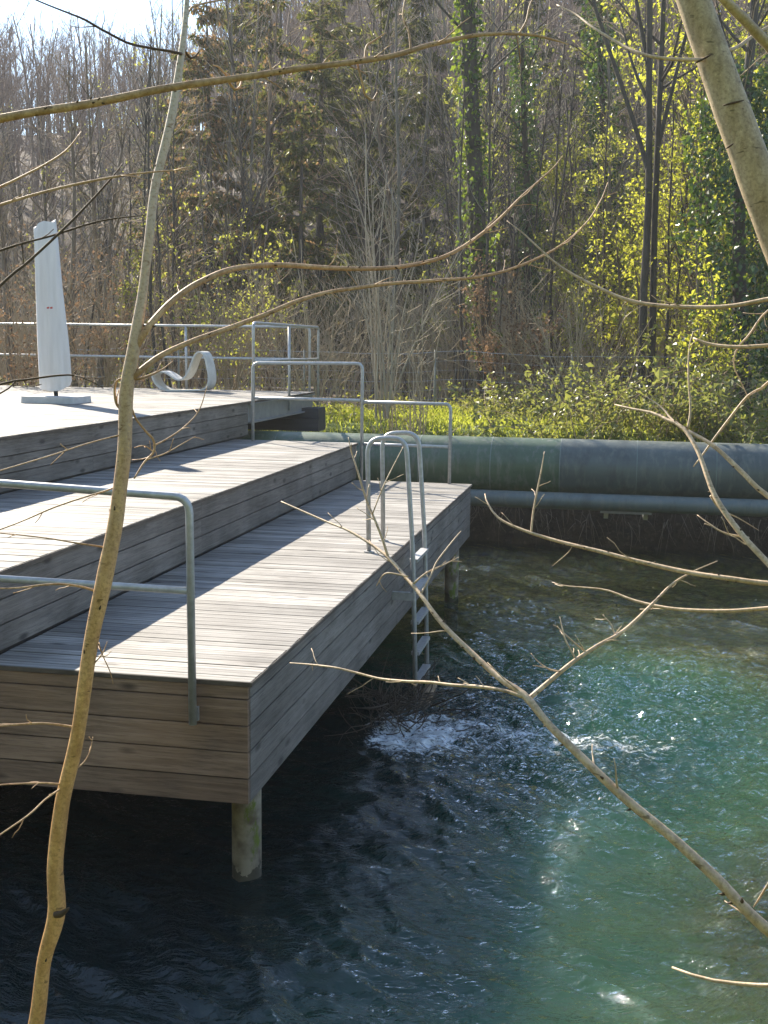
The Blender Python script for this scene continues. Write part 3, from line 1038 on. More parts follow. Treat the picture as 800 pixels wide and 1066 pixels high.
tag(br.build('pipe_bracket', M['slab'], origin=(2, 11.1, -.5)), 'pale steel bracket under the pipes above the earth bank', 'bracket')


# ------------------------------------------------------------------ plants: generators
def limb(rng, p, d, Ln, r0, r1, n, wob, up):
    d = np.asarray(d, float); d = d / np.linalg.norm(d)
    pts = [np.asarray(p, float)]
    st = Ln / (n - 1)
    for i in range(n - 1):
        d = d + rng.normal(0, wob, 3) + np.array([0, 0, up])
        d = d / np.linalg.norm(d)
        pts.append(pts[-1] + d * st)
    return np.array(pts), np.linspace(r0, r1, n)


def at_t(P, R, t):
    n = len(P) - 1
    i = min(int(t * n), n - 1); u = t * n - i
    d = P[i + 1] - P[i]
    return P[i] * (1 - u) + P[i + 1] * u, d / np.linalg.norm(d), R[i] * (1 - u) + R[i + 1] * u


def side_dir(rng, d, ang):
    a = rng.normal(0, 1, 3)
    a = a - d * (a @ d)
    a /= np.linalg.norm(a)
    return d * math.cos(ang) + a * math.sin(ang)


def grow(rng, H, r, levels, stems=None, wob=.05, start=.25, top=.012):
    """levels: list of (count, length ratio, angle, wobble, up, points, min radius). Returns limbs per level."""
    out = [[] for _ in range(len(levels) + 1)]
    for q_ in [q for q in (stems or []) if len(q) == 2]:
        out[0].append(q_)
    for (p, d, h, rr) in ([q for q in stems if len(q) == 4] if stems else [((0, 0, -.2), (rng.normal(0, .04), rng.normal(0, .04), 1), H, r)]):
        out[0].append(limb(rng, p, d, h, rr, top, 14, wob, .03))
    for li, (cnt, ratio, ang, wb_, up, n, rmin) in enumerate(levels):
        for (P, R) in out[li]:
            Lp = np.linalg.norm(np.diff(P, axis=0), axis=1).sum()
            c = max(1, int(round(cnt * (1 if li == 0 else min(1.3, Lp / (H * .25))))))
            for q in range(c):
                t = rng.uniform(start if li == 0 else .15, .97)
                pp, dd, rr = at_t(P, R, t)
                ln = (H if li == 0 else Lp) * ratio * (1.15 - .75 * t if li == 0 else 1.1 - .5 * t) * rng.uniform(.6, 1.25)
                r0 = max(rmin, min(rr * .62, .012 * ln + .003))
                out[li + 1].append(limb(rng, pp, side_dir(rng, dd, ang * rng.uniform(.65, 1.25)), ln, r0, max(rmin * .5, .003), n, wb_, up))
    return out


def tube_all(b, limbs, k):
    by = {}
    for P, R in limbs:
        by.setdefault(len(P), []).append((P, R))
    for n, L in by.items():
        b.tubes(np.stack([a for a, _ in L]), np.stack([c for _, c in L]), k, cap=False)
    return b


def leafcloud(b, rng, limbs, per, spread, size, flat=.5, tmin=.2):
    C = []
    for P, R in limbs:
        t = rng.uniform(tmin, 1, per) * (len(P) - 1)
        i = np.minimum(t.astype(int), len(P) - 2); u = (t - i)[:, None]
        C.append(P[i] * (1 - u) + P[i + 1] * u)
    C = np.concatenate(C)
    C = C + rng.normal(0, spread, C.shape)
    D = rng.normal(0, 1, C.shape); D[:, 2] -= .3
    N = rng.normal(0, 1, C.shape); N[:, 2] += flat * 2
    s = size * np.exp(rng.normal(-.05, .38, len(C))).clip(.35, 1.9)
    b.leaves(C, D, N, s, s * rng.uniform(.45, .85, len(C)))
    return b


def T(name, label, cat, x, y, group=None, z=None):
    return thing(name, label, cat, (x, y, float(terr(x, y)) if z is None else z), group)


def ray_xy(px, dist):
    """ground spot at horizontal distance dist seen at photo column px"""
    d = CF + CR * (px - 400) / FPX
    h = d[:2] / np.linalg.norm(d[:2])
    return CP[0] + h[0] * dist, CP[1] + h[1] * dist


def local(parent, b, name, mat, smooth=True):
    """b was modelled round its own origin: hang it on parent"""
    o = bpy.data.objects.new(name, b.mesh(name, mat, (0, 0, 0), smooth))
    COL.objects.link(o); o.parent = parent
    return o


def bare(parent, seed, H, r, levels, wob=.05, start=.25, stems=None, bark='bark_grey', twig='twig_grey', leaves=(), top=.012):
    rng = np.random.default_rng(seed)
    G = grow(rng, H, r, levels, stems, wob, start, top)
    tb_ = MB(); tube_all(tb_, G[0], 9); tube_all(tb_, G[1], 5)
    local(parent, tb_, 'trunk', M[bark])
    cb_ = MB()
    for g in G[2:]:
        tube_all(cb_, g, 3)
    if len(G) > 2:
        local(parent, cb_, 'crown', M[twig])
    for (mat, lev, per, spread, size, tmin) in leaves:
        lb = MB(); leafcloud(lb, rng, G[lev], per, spread, size, .5, tmin)
        local(parent, lb, 'foliage', M[mat], False)
    return G


LV = [(22, .30, .75, .10, .03, 7, .008), (7, .42, .7, .14, .02, 5, .006), (5, .5, .7, .16, .02, 4, .005)]
LVF = [(30, .22, .6, .09, .05, 7, .008), (8, .45, .65, .14, .03, 5, .005), (5, .5, .7, .18, .02, 4, .004)]
LVS = [(16, .30, .5, .08, .06, 6, .006), (6, .45, .6, .12, .03, 4, .005)]

# ---- tree with two dark stems (photo column 665)
x, y = ray_xy(662, 23.5)
t = T('bare_tree', 'tall dark tree with two close stems that fork high up, right of the ivy-clad trunk', 'tree', x, y)
rq = np.random.default_rng(5)
st_ = [limb(rq, (0, 0, -.2), (.005, 0, 1), 13, .085, .03, 16, .02, .03), limb(rq, (.17, .1, -.2), (.005, 0, 1), 12, .075, .03, 16, .02, .03)]
for i_, t_, d_, h_ in ((0, .36, (-.32, .05, 1), 7), (1, .43, (.22, .05, 1), 6), (0, .50, (-.2, .2, 1), 5)):
    p_, _, r_ = at_t(st_[i_][0], st_[i_][1], t_)
    st_.append(limb(rq, p_, d_, h_, r_ * .75, .012, 12, .04, .03))
bare(t, 5, 13, .085, [(9, .24, .75, .12, .03, 7, .012), (6, .42, .7, .14, .02, 5, .006), (5, .5, .7, .16, .02, 4, .004)], .02, .45, st_, 'bark_dark', 'twig_brown')


# ---- ivy-clad trunks
def ivy_on(parent, rng, P, R, n, rad, size, mat, z0, z1):
    b = MB()
    t = rng.uniform(0, 1, n) ** .9
    n0 = len(P) - 1
    i = np.minimum((t * n0).astype(int), n0 - 1); u = (t * n0 - i)[:, None]
    C = P[i] * (1 - u) + P[i + 1] * u
    keep = (C[:, 2] > z0) & (C[:, 2] < z1)
    C = C[keep]
    an = rng.uniform(0, 2 * np.pi, len(C))
    lump = .55 + .8 * np.clip(perlin(C[:, 2] * 1.3, an * .8, 3) + .5, 0, 1.2)
    rr = rad * lump * np.sqrt(rng.uniform(.15, 1.0, len(C)))
    O = np.stack([np.cos(an), np.sin(an), 0 * an], 1)
    C = C + O * rr[:, None]
    D = O * .3 + rng.normal(0, .6, C.shape) + np.array([0, 0, -.6])
    N = O + rng.normal(0, .6, C.shape)
    s = size * np.exp(rng.normal(-.05, .36, len(C))).clip(.35, 1.9)
    b.leaves(C, D, N, s, s * rng.uniform(.6, .95, len(C)))
    return local(parent, b, 'ivy_foliage', M[mat], False)


x, y = ray_xy(507, 25)
t = T('ivy_clad_tree', 'tall straight trunk wrapped in pale sunlit ivy at the centre of the wood', 'tree', x, y)
G = bare(t, 8, 17, .20, [(14, .16, .9, .12, .02, 7, .01), (5, .45, .7, .14, .02, 5, .006), (4, .5, .7, .16, .02, 4, .004)], .012, .35, None, 'bark_dark', 'twig_brown', top=.09)
rng = np.random.default_rng(70)
P, R = G[0][0]
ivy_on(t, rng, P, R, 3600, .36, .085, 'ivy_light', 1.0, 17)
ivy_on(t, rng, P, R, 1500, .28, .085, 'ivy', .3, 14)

for px, ds, sd, nI, rad, z1, lab in ((768, 22.0, 21, 13000, .95, 6.2, 'broad dark ivy-smothered trunk behind the leaning foreground trunk'),
                               (640, 31, 22, 4200, .42, 12, 'ivy-clad trunk set back between the central ivy trunk and the two dark stems'),
                               (545, 33, 23, 3600, .40, 9, 'low ivy-wrapped trunk just right of the central ivy-clad trunk')):
    x, y = ray_xy(px, ds)
    t = T('ivy_clad_tree', lab, 'tree', x, y)
    G = bare(t, sd, 13, .15, [(14, .22, .8, .12, .03, 7, .01), (6, .45, .7, .14, .02, 5, .005), (4, .5, .7, .16, .02, 4, .004)], .03, .4, None, 'bark_dark', 'twig_brown')
    rng = np.random.default_rng(sd)
    P, R = G[0][0]
    if nI > 9000:
        P = P.copy()
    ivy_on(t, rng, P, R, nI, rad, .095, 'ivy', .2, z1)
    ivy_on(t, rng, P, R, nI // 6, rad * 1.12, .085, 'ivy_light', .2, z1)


# ---- young leafing trees (right)
def leafing(px, ds, H, seed, label, per=9, mat='spring', size=.075, stems=3):
    x, y = ray_xy(px, ds)
    t = T('leafing_tree', label, 'tree', x, y)
    rg = np.random.default_rng(seed)
    st = [((rg.normal(0, .15), rg.normal(0, .15), -.2), (rg.normal(0, .13), rg.normal(0, .13), 1), H * rg.uniform(.75, 1), .05) for _ in range(stems)]
    bare(t, seed, H, .05, [(16, .24, .75, .10, .05, 6, .008), (7, .45, .7, .14, .03, 5, .005)], .035, .1, st, 'bark_brown', 'twig_brown',
         [(mat, 2, per, .07, size, .35)], top=.01)
    return t


leafing(722, 24.0, 9.5, 31, 'tall yellow-green leafing tree between the two dark stems and the ivy-smothered trunk', 22, size=.07)
leafing(792, 25.5, 9.5, 32, 'yellow-green leafing tree at the right border behind the ivy-smothered trunk', 20, size=.07)
leafing(705, 26.5, 11.0, 144, 'tallest yellow-green leafing tree just right of the two dark stems', 20, size=.07)
leafing(778, 28.5, 11.5, 145, 'tall yellow-green leafing tree high behind the leaning foreground trunk', 22, size=.07)
leafing(690, 28.0, 8.0, 33, 'thin leafing tree close behind the two dark stems', 16, size=.068)
leafing(610, 30.0, 6.5, 34, 'olive-green leafing tree left of the two dark stems', 22, 'olive', .062)
leafing(575, 27.0, 4.2, 35, 'low olive-green leafing tree right of the central ivy trunk', 6, 'olive', .07)
leafing(740, 21.0, 3.6, 36, 'low bushy yellow-green sapling at the foot of the ivy-smothered trunk', 5, 'spring', .07)
leafing(478, 30.0, 6.0, 37, 'sparse leafing tree close left of the central ivy-clad trunk', 7, 'olive', .07)
leafing(562, 34.0, 8.5, 138, 'olive-green leafing tree rising behind the low ivy-wrapped trunk', 34, 'olive', .068)
leafing(628, 36.0, 9.5, 139, 'taller olive-green leafing tree deep in the wood left of the dark stems', 34, 'olive', .068)
leafing(655, 27.0, 4.5, 140, 'yellow-green leafing sapling just left of the two dark stems', 8, 'spring', .075)
leafing(755, 27.5, 10.0, 141, 'dense yellow-green leafing tree rising behind the ivy-smothered trunk', 20, 'spring', .07)
leafing(285, 29.0, 4.6, 142, 'olive-green leafing sapling before the dark spruces', 3, 'olive', .07)
leafing(205, 27.0, 5.0, 143, 'olive-leaved sapling just right of the upper sapling trunk', 3, 'olive', .07)
leafing(128, 26.0, 4.2, 38, 'low olive leafing bush between parasol and sapling trunk', 5, 'olive', .06)


# ---- conifers
def conifer(px, ds, H, seed, label, R0, cones=0, z0=.6, dens=1.0):
    x, y = ray_xy(px, ds)
    t = T('spruce_tree', label, 'conifer', x, y)
    rg = np.random.default_rng(seed)
    P, R = limb(rg, (0, 0, -.2), (rg.normal(0, .01), rg.normal(0, .01), 1), H, .02 * H * .75, .015, 14, .008, 0)
    tb_ = MB().tubes(P, R, 9, False)
    br_ = []
    nb = int(H * 8 * dens)
    for i in range(nb):
        tt = rg.uniform(z0 / H, .985)
        p, d, r = at_t(P, R, tt)
        ln = R0 * (1 - tt) ** .75 * rg.uniform(.55, 1.15) + .2
        a = rg.uniform(0, 2 * np.pi)
        dr = np.array([math.cos(a), math.sin(a), -.05 - .35 * (1 - tt) + rg.normal(0, .12)])
        br_.append(limb(rg, p, dr, ln, .008 + .008 * ln, .004, 7, .05, .02))
    tube_all(tb_, br_, 4)
    local(t, tb_, 'trunk', M['bark_dark'])
    nd = MB(); cn_ = MB()
    C = []; D = []
    for Pb, Rb in br_:
        Lb = np.linalg.norm(Pb[-1] - Pb[0])
        m_ = int(62 * Lb * dens) + 6
        tq = rg.uniform(.12, 1, m_) * (len(Pb) - 1)
        i = np.minimum(tq.astype(int), len(Pb) - 2); u = (tq - i)[:, None]
        c = Pb[i] * (1 - u) + Pb[i + 1] * u
        dr = (Pb[i + 1] - Pb[i]); dr /= np.linalg.norm(dr, axis=1, keepdims=True)
        C.append(c); D.append(dr * .5 + rg.normal(0, .55, c.shape) + np.array([0, 0, -.55]))
    C = np.concatenate(C) + rg.normal(0, .04, (sum(map(len, C)), 3)); D = np.concatenate(D)
    N = rg.normal(0, 1, C.shape) + np.array([0, 0, .8])
    s = rg.uniform(.14, .36, len(C))
    nd.leaves(C, D, N, s, s * .26)
    local(t, nd, 'crown', M['needles'], False)
    if cones:
        i = rg.integers(0, len(C), cones)
        c = C[i] + rg.normal(0, .07, (cones, 3))
        s = rg.uniform(.08, .18, cones)
        cn_.leaves(c, rg.normal(0, .6, c.shape) + np.array([0, 0, -.6]), rg.normal(0, 1, c.shape), s, s * .65)
        local(t, cn_, 'cone_clumps', M['cones'], False)
    return t


conifer(222, 37, 11.5, 41, 'large spruce hung with rusty brown cones right of the sapling trunk', 2.7, 11000)
conifer(282, 39, 12.5, 42, 'tall dark spruce with some rusty cones second from the sapling trunk', 2.9, 4500)
conifer(332, 41, 13.5, 43, 'tall dark spruce behind the upper railing corner', 2.8, 900)
conifer(388, 40, 13, 44, 'tall dark spruce above the bare grey shrub', 2.7, 300)
conifer(440, 43, 14, 45, 'slim dark spruce just left of the central ivy-clad trunk', 2.6, 0)
conifer(258, 46, 14, 46, 'set-back spruce between the two cone-hung spruces', 3.0, 3000)
conifer(360, 48, 15.5, 47, 'farthest tall spruce between two nearer dark spruces', 3.0, 0)
conifer(312, 35.5, 8, 48, 'shorter dense spruce in front of the tall dark spruces', 2.3, 900)
conifer(600, 48, 15, 49, 'distant spruce seen between central ivy trunk and two dark stems', 2.6, 0)
conifer(188, 42, 9.5, 50, 'dark spruce half hidden behind the sapling trunk', 2.6, 3500)
conifer(760, 44, 14, 151, 'distant dark spruce behind the yellow-green leafing trees', 2.8, 0)
conifer(545, 50, 15, 152, 'distant spruce right behind the central ivy-clad trunk', 2.6, 0)

# ---- many-stemmed bare shrub behind the pipe (photo column 430)
def manystem(px, ds, H, seed, n, label, fan=.28, twig='twig_tan', r=.022, leaves=()):
    x, y = ray_xy(px, ds)
    t = T('bare_shrub', label, 'shrub', x, y)
    rg = np.random.default_rng(seed)
    st = [((rg.normal(0, .09), rg.normal(0, .09), -.1), (rg.normal(0, fan), rg.normal(0, fan), 1), H * rg.uniform(.5, 1), r * rg.uniform(.6, 1.2)) for _ in range(n)]
    bare(t, seed, H, r, [(5, .32, .5, .08, .05, 6, .006), (4, .45, .6, .12, .03, 4, .004)], .035, .2, st, twig, twig, leaves, top=.005)


manystem(430, 18.6, 4.4, 51, 11, 'pale many-stemmed bare shrub fanning up from behind the large pipe', .17, 'twig_tan', .014)
manystem(395, 21.5, 5.5, 52, 10, 'bare grey shrub with upright stems left of the pale many-stemmed shrub', .14, 'twig_grey', .02)
manystem(330, 22.5, 3.6, 53, 8, 'tangled bare shrub behind the upper railing corner', .32, 'twig_tan', .016)
manystem(30, 22, 3.4, 54, 18, 'brown tangled shrub at the left border behind the parasol', .35, 'twig_brown', .015, [('rust', 2, 5, .05, .05, .2)])
manystem(110, 23, 3.6, 55, 18, 'brown tangled shrub between parasol and sapling trunk', .32, 'twig_brown', .015, [('rust', 2, 4, .05, .05, .2)])
manystem(235, 23, 3.4, 56, 16, 'brown tangled shrub behind the looped chair', .34, 'twig_brown', .015, [('olive', 2, 4, .05, .05, .2)])
manystem(520, 24, 3.0, 57, 14, 'shrub with dry rusty leaves left of the central ivy trunk foot', .34, 'twig_brown', .014, [('rust', 2, 8, .06, .06, .2)])
manystem(600, 22.5, 2.8, 58, 14, 'bare tangled shrub behind the wire fence near the bramble', .4, 'twig_tan', .014)
manystem(700, 23.5, 3.2, 59, 14, 'tangled leafing shrub right of the two dark stems', .35, 'twig_brown', .014, [('olive', 2, 6, .06, .06, .2)])

# ---- left edge of the wood: named slim trees
for px, ds, H, sd, lab, lean in ((82, 25, 6.6, 61, 'slim brown tree just right of the parasol', .02), (112, 27, 7.6, 62, 'slim tree between parasol and sapling trunk, first of a close pair', .05),
                           (106, 26, 6.6, 63, 'slimmer tree of the close pair between parasol and sapling trunk', -.03), (60, 30, 7.2, 64, 'bare tree rising straight above the parasol', .0),
                           (15, 29, 7.0, 65, 'bare tree at the left border beside the parasol', .04), (170, 29, 9.0, 66, 'bare tree close behind the upper sapling trunk', -.02)):
    x, y = ray_xy(px, ds)
    t = T('bare_tree', lab, 'tree', x, y)
    bare(t, sd, H, .075, LVF if sd % 2 else LV, .03, .2, [((0, 0, -.2), (lean, 0, 1), H, .075)], 'bark_brown', 'twig_brown')

# ---- the crowd of bare trees in the wood: prototypes and copies
protos = []
specs = [(101, 12, .09, LV, 'bark_grey', 'twig_grey', ()), (102, 14, .11, LV, 'bark_brown', 'twig_brown', ()), (103, 10, .05, LVS, 'bark_grey', 'twig_grey', ()),
         (104, 11, .06, LVF, 'bark_dark', 'twig_grey', ()), (105, 13, .07, LVF, 'bark_grey', 'twig_tan', ()), (106, 9, .045, LVS, 'bark_dark', 'twig_brown', [('olive', 2, 4, .07, .07, .3)])]
kinds = ['grey bare tree in the wood behind the wire fence', 'brown bare tree with spreading crown in the wood behind the fence', 'thin grey pole-like tree in the wood behind the fence',
         'dark fine-twigged bare tree in the wood behind the fence', 'tall bare tree with pale tan twigs in the wood behind the fence', 'thin dark tree with scattered olive leaves behind the fence']
groups = ['grey bare trees in the wood', 'brown bare trees in the wood', 'thin pole trees in the wood', 'fine-twigged trees in the wood', 'tan-twigged trees in the wood', 'thin olive-leaved trees in the wood']
rg = np.random.default_rng(77)
spots = []
for i in range(76):
    px = (rg.uniform(450, 850) if i > 10 else rg.uniform(190, 450)) if i < 52 else rg.uniform(-60, 200)
    ds = rg.uniform(27, 54) if i < 58 else rg.uniform(38, 62)
    spots.append((px, ds))
for i, (px, ds) in enumerate(spots):
    kq = int(rg.choice([0, 1, 2, 3, 4, 5, 5, 5]))
    x, y = ray_xy(px, ds)
    z = float(terr(x, y))
    sc = (ds * .30 + 1.5) / specs[kq][1] * rg.uniform(.8, 1.15) * (1.0 if px > 190 else .62)
    hit = [p for p in protos if p[0] == kq]
    if not hit:
        s_, H, r, lv, bk_, tg_, lf = specs[kq]
        o = thing('bare_tree', kinds[kq], 'tree', (x, y, z), groups[kq])
        bare(o, s_, H, r, lv, .03, .25, None, bk_, tg_, lf)
        protos.append((kq, o))
    else:
        o = copy_tree(hit[0][1])
        o.location = (x, y, z)
    o.rotation_euler = (0, 0, rg.uniform(0, 6.28))
    o.scale = (sc, sc, sc)

# ---- thin poles crowding the middle of the wood
pole = None
for i in range(46):
    px = rg.uniform(470, 720) if i < 34 else rg.uniform(60, 240)
    ds = rg.uniform(23.5, 34)
    x, y = ray_xy(px, ds)
    if pole is None:
        pole = thing('pole_tree', 'thin upright young stem among many behind the wire fence', 'sapling', (x, y, float(terr(x, y))), 'thin young stems behind the fence')
        bare(pole, 140, 6.5, .035, [(14, .16, .5, .08, .05, 5, .006), (4, .5, .6, .12, .03, 4, .004)], .035, .3, None, 'bark_dark', 'twig_grey')
        o = pole
    else:
        o = copy_tree(pole); o.location = (x, y, float(terr(x, y)))
    o.rotation_euler = (rg.normal(0, .05), rg.normal(0, .05), rg.uniform(0, 6.28))
    q = rg.uniform(.6, 1.25); o.scale = (q, q, q)

# ---- brushwood between the trunks: nobody could count it
bw = MB(); L3 = []
for i in range(5200):
    px = rg.uniform(-60, 860); ds = rg.uniform(24.5, 50)
    x, y = ray_xy(px, ds)
    if y < 18.2:
        continue
    p0 = np.array([x, y, float(terr(x, y)) - .05])
    hh = rg.uniform(.6, 3.2)
    L3.append(limb(rg, p0, (rg.normal(0, .3), rg.normal(0, .3), 1), hh, rg.uniform(.006, .014), .004, 6, .10, .02))
    for q in range(3):
        pp, dd, rr = at_t(*L3[-1 - q], rg.uniform(.3, .95))
        L3.append(limb(rg, pp, side_dir(rg, dd, .7), hh * rg.uniform(.2, .45), .007, .003, 6, .12, .03))
for i in range(900):
    x, y = rg.uniform(-3.5, 7), rg.uniform(13.5, 18)
    if rg.uniform() > .25 + .75 * sstep(-1, 2.5, x):
        continue
    L3.append(limb(rg, (x, y, float(terr(x, y)) - .03), (rg.normal(0, .45), rg.normal(0, .45), 1), rg.uniform(.25, 1.0), .005, .002, 6, .10, -.01))
tube_all(bw, L3, 3)
tag(bw.build('brushwood_undergrowth', M['twig_tan'], smooth=True, origin=(0, 30, 1)), 'tangled dry brushwood filling the wood between the trunks', 'brushwood', kind='stuff')

# ---- far wood on the hill: one mass
hb = MB(); hn = MB()
pr_ = []
for s_ in range(5):
    rr_ = np.random.default_rng(200 + s_)
    G = grow(rr_, 15, .17, [(24, .30, .6, .09, .05, 5, .022), (9, .45, .6, .12, .04, 4, .012)], None, .03, .2, .03)
    q = MB(); tube_all(q, G[0], 4); tube_all(q, G[1], 3); tube_all(q, G[2], 3)
    pr_.append((np.concatenate(q.v), q.f, q.n))
for i in range(800):
    px = rg.uniform(-160, 1000); ds = rg.uniform(56, 150)
    x, y = ray_xy(px, ds)
    V, F, n = pr_[rg.integers(0, 5)]
    a = rg.uniform(0, 6.28)
    lim = math.tan(math.radians((13.2 if px < 235 else 18.5) + rg.normal(0, .5))) * ds + 1.77 - float(terr(x, y))
    s_ = min(rg.uniform(.75, 1.2), max(lim / 15.0, .3))
    ca, sa = math.cos(a) * s_, math.sin(a) * s_
    V2 = V @ np.array([[ca, sa, 0], [-sa, ca, 0], [0, 0, s_]]) + np.array([x, y, float(terr(x, y)) - .2])
    hb.v.append(V2)
    for f in F:
        hb.f.append(f + hb.n)
    hb.n += n
tag(hb.build('hillside_wood', M['twig_purple'], smooth=True, origin=(0, 90, 10)), 'bare purplish-brown wood covering the far hillside', 'woodland', kind='stuff')

# ------------------------------------------------------------------ brambles, grass, herbs
def bramble(px, ds, seed, label, nc=26, spread=1.0, lv='bramble', H=1.0):
    x, y = ray_xy(px, ds)
    t = T('bramble_bush', label, 'bush', x, y)
    rg_ = np.random.default_rng(seed)
    canes = []
    for i in range(nc):
        a = rg_.uniform(0, 6.28)
        d = np.array([math.cos(a) * .7, math.sin(a) * .7, 1.2])
        p = np.array([rg_.normal(0, .35 * spread), rg_.normal(0, .3), -.05])
        P, R = limb(rg_, p, d, rg_.uniform(1.1, 2.3) * H, .008, .003, 9, .10, -.14)
        canes.append((P, R))
    b = MB(); tube_all(b, canes, 4); local(t, b, 'canes', M['twig_brown'])
    lb = MB(); leafcloud(lb, rg_, canes, 42, .07, .085, .8, .1); local(t, lb, 'foliage', M[lv], False)
    return t


bramble(580, 19.5, 81, 'leafy bramble arching over the grass left of the two dark stems', 20, 1.3)
bramble(640, 20.2, 82, 'leafy bramble at the foot of the two dark stems', 22, 1.3)
bramble(710, 19.8, 83, 'leafy bramble right of the two dark stems behind the pipe', 26, 1.2)
bramble(780, 19.8, 84, 'bramble below the ivy-smothered trunk at the right border', 26, 1.2)
bramble(520, 22.5, 85, 'low bramble at the foot of the central ivy-clad trunk', 12, .9, 'bramble', .6)

rg = np.random.default_rng(90)
n = 60000
X = rg.uniform(-9, 8, n); Y = rg.uniform(13.3, 18.2, n)
keep = rg.uniform(0, 1, n) < np.clip(.45 + .9 * fbm(X * .8, Y * .8, 3, 71), .08, 1)
X, Y = X[keep], Y[keep]; n = len(X)
Z = terr(X, Y) - .01
h = rg.uniform(.04, .13, n) * (1 + .6 * fbm(X * 1.2, Y * 1.2, 2, 72)).clip(.4, 2)
an = rg.uniform(0, 6.28, n); ln_ = rg.normal(0, .5, n)
w = rg.uniform(.006, .013, n)
base = np.stack([X, Y, Z], 1)
sd_ = np.stack([np.cos(an), np.sin(an), 0 * an], 1) * w[:, None]
tip = base + np.stack([-np.sin(an) * h * ln_, np.cos(an) * h * ln_, h], 1)
midp = base + np.stack([-np.sin(an) * h * ln_ * .3, np.cos(an) * h * ln_ * .3, h * .6], 1)
V = np.stack([base - sd_, base + sd_, midp + sd_ * .8, tip, midp - sd_ * .8], 1).reshape(-1, 3)
b = MB(); b.add(V, np.arange(len(V)).reshape(-1, 5))
tag(b.build('grass', M['grass'], origin=(0, 14, .3)), 'bright yellow-green meadow grass on the far bank behind the pipe', 'grass', kind='stuff')
n = 11000
X = rg.uniform(-3.5, 8, n); Y = rg.uniform(13.4, 18.5, n)
keep = (fbm(X * .9, Y * .9, 3, 75) + .40 * sstep(-1, 2.5, X) > .16)
X, Y = X[keep], Y[keep]; n = len(X)
C = np.stack([X, Y, terr(X, Y) + rg.uniform(.02, .32, n) ** 1.0], 1)
D = rg.normal(0, 1, C.shape); N = rg.normal(0, .5, C.shape) + np.array([0, 0, 1.0])
s_ = rg.uniform(.04, .10, n)
b = MB(); b.leaves(C, D, N, s_, s_ * .7)
tag(b.build('ground_herbs', M['herb'], origin=(0, 14, .3)), 'low yellow-green herbs growing through the meadow grass behind the pipe', 'ground cover', kind='stuff')
n = 20000
X = rg.uniform(-16, 12, n); Y = rg.uniform(17.4, 34, n)
keep = rg.uniform(0, 1, n) < .25 + .75 * sstep(-1, 3, X)
X, Y = X[keep], Y[keep]; n = len(X)
C = np.stack([X, Y, terr(X, Y) + rg.uniform(0, .6, n) ** 2], 1)
D = rg.normal(0, 1, C.shape); N = rg.normal(0, .6, C.shape) + np.array([0, 0, 1.0])
s_ = rg.uniform(.05, .12, n)
b = MB(); b.leaves(C, D, N, s_, s_ * .7)
tag(b.build('undergrowth', M['olive'], origin=(0, 22, .5)), 'olive-green undergrowth on the floor of the wood', 'undergrowth', kind='stuff')

# roots and dead stalks hanging down the earth bank
rb_ = MB()
for i in range(520):
    x = rg.uniform(-4, 5.5)
    st = np.array([x, 13.12 + rg.normal(0, .08), rg.uniform(-1.0, .0)])
    en = st + np.array([rg.normal(0, .14), -rg.uniform(.05, .32), -rg.uniform(.10, .6)])
    en[2] = max(en[2], WL - .05)
    P = smoothpath([st, (st + en) / 2 + np.array([0, -.10, .04]) + rg.normal(0, .03, 3), en], 5)
    rb_.tubes(P, np.linspace(.006, .002, 5) * rg.uniform(.5, 1.4), 3, False)
tag(rb_.build('bank_roots', M['roots'], origin=(0, 13.0, -.4)), 'pale dead roots and stalks hanging down the dark earth bank', 'roots', kind='stuff')

# ------------------------------------------------------------------ wire fence
fn_ = thing('wire_fence', 'thin wire mesh fence along the edge of the wood behind the meadow', 'fence', (-1, 17.2, .4))
for x in np.arange(-9.5, 10, 2.6):
    z = float(terr(x, 17.2))
    MB().tubes(np.array([(x, 17.2, z - .2), (x, 17.2, z + 1.18)]), np.array([.022, .020]), 8).build('post', M['post'], fn_, smooth=True)
wm = MB()
xx = np.linspace(-9.5, 9.8, 60)
zt = terr(xx, np.full(60, 17.2))
for hq, r in ((.06, .003), (.24, .0022), (.42, .0022), (.6, .0028), (.78, .0022), (.96, .0022), (1.14, .0042)):
    wm.tubes(np.stack([xx, np.full(60, 17.2), zt + hq], 1), np.full(60, r), 3, False)
vx = np.arange(-9.4, 9.7, .18)
vz = terr(vx, np.full(len(vx), 17.2))
A = np.stack([vx, np.full(len(vx), 17.2), vz + .05], 1); B = A + np.array([0, 0, 1.09])
wm.tubes(np.stack([A, B], 1), np.full((len(vx), 2), .0016), 3, False)
wm.build('wire_mesh', M['wire'], fn_)


# ------------------------------------------------------------------ foreground branches
FG = np.random.default_rng(123)


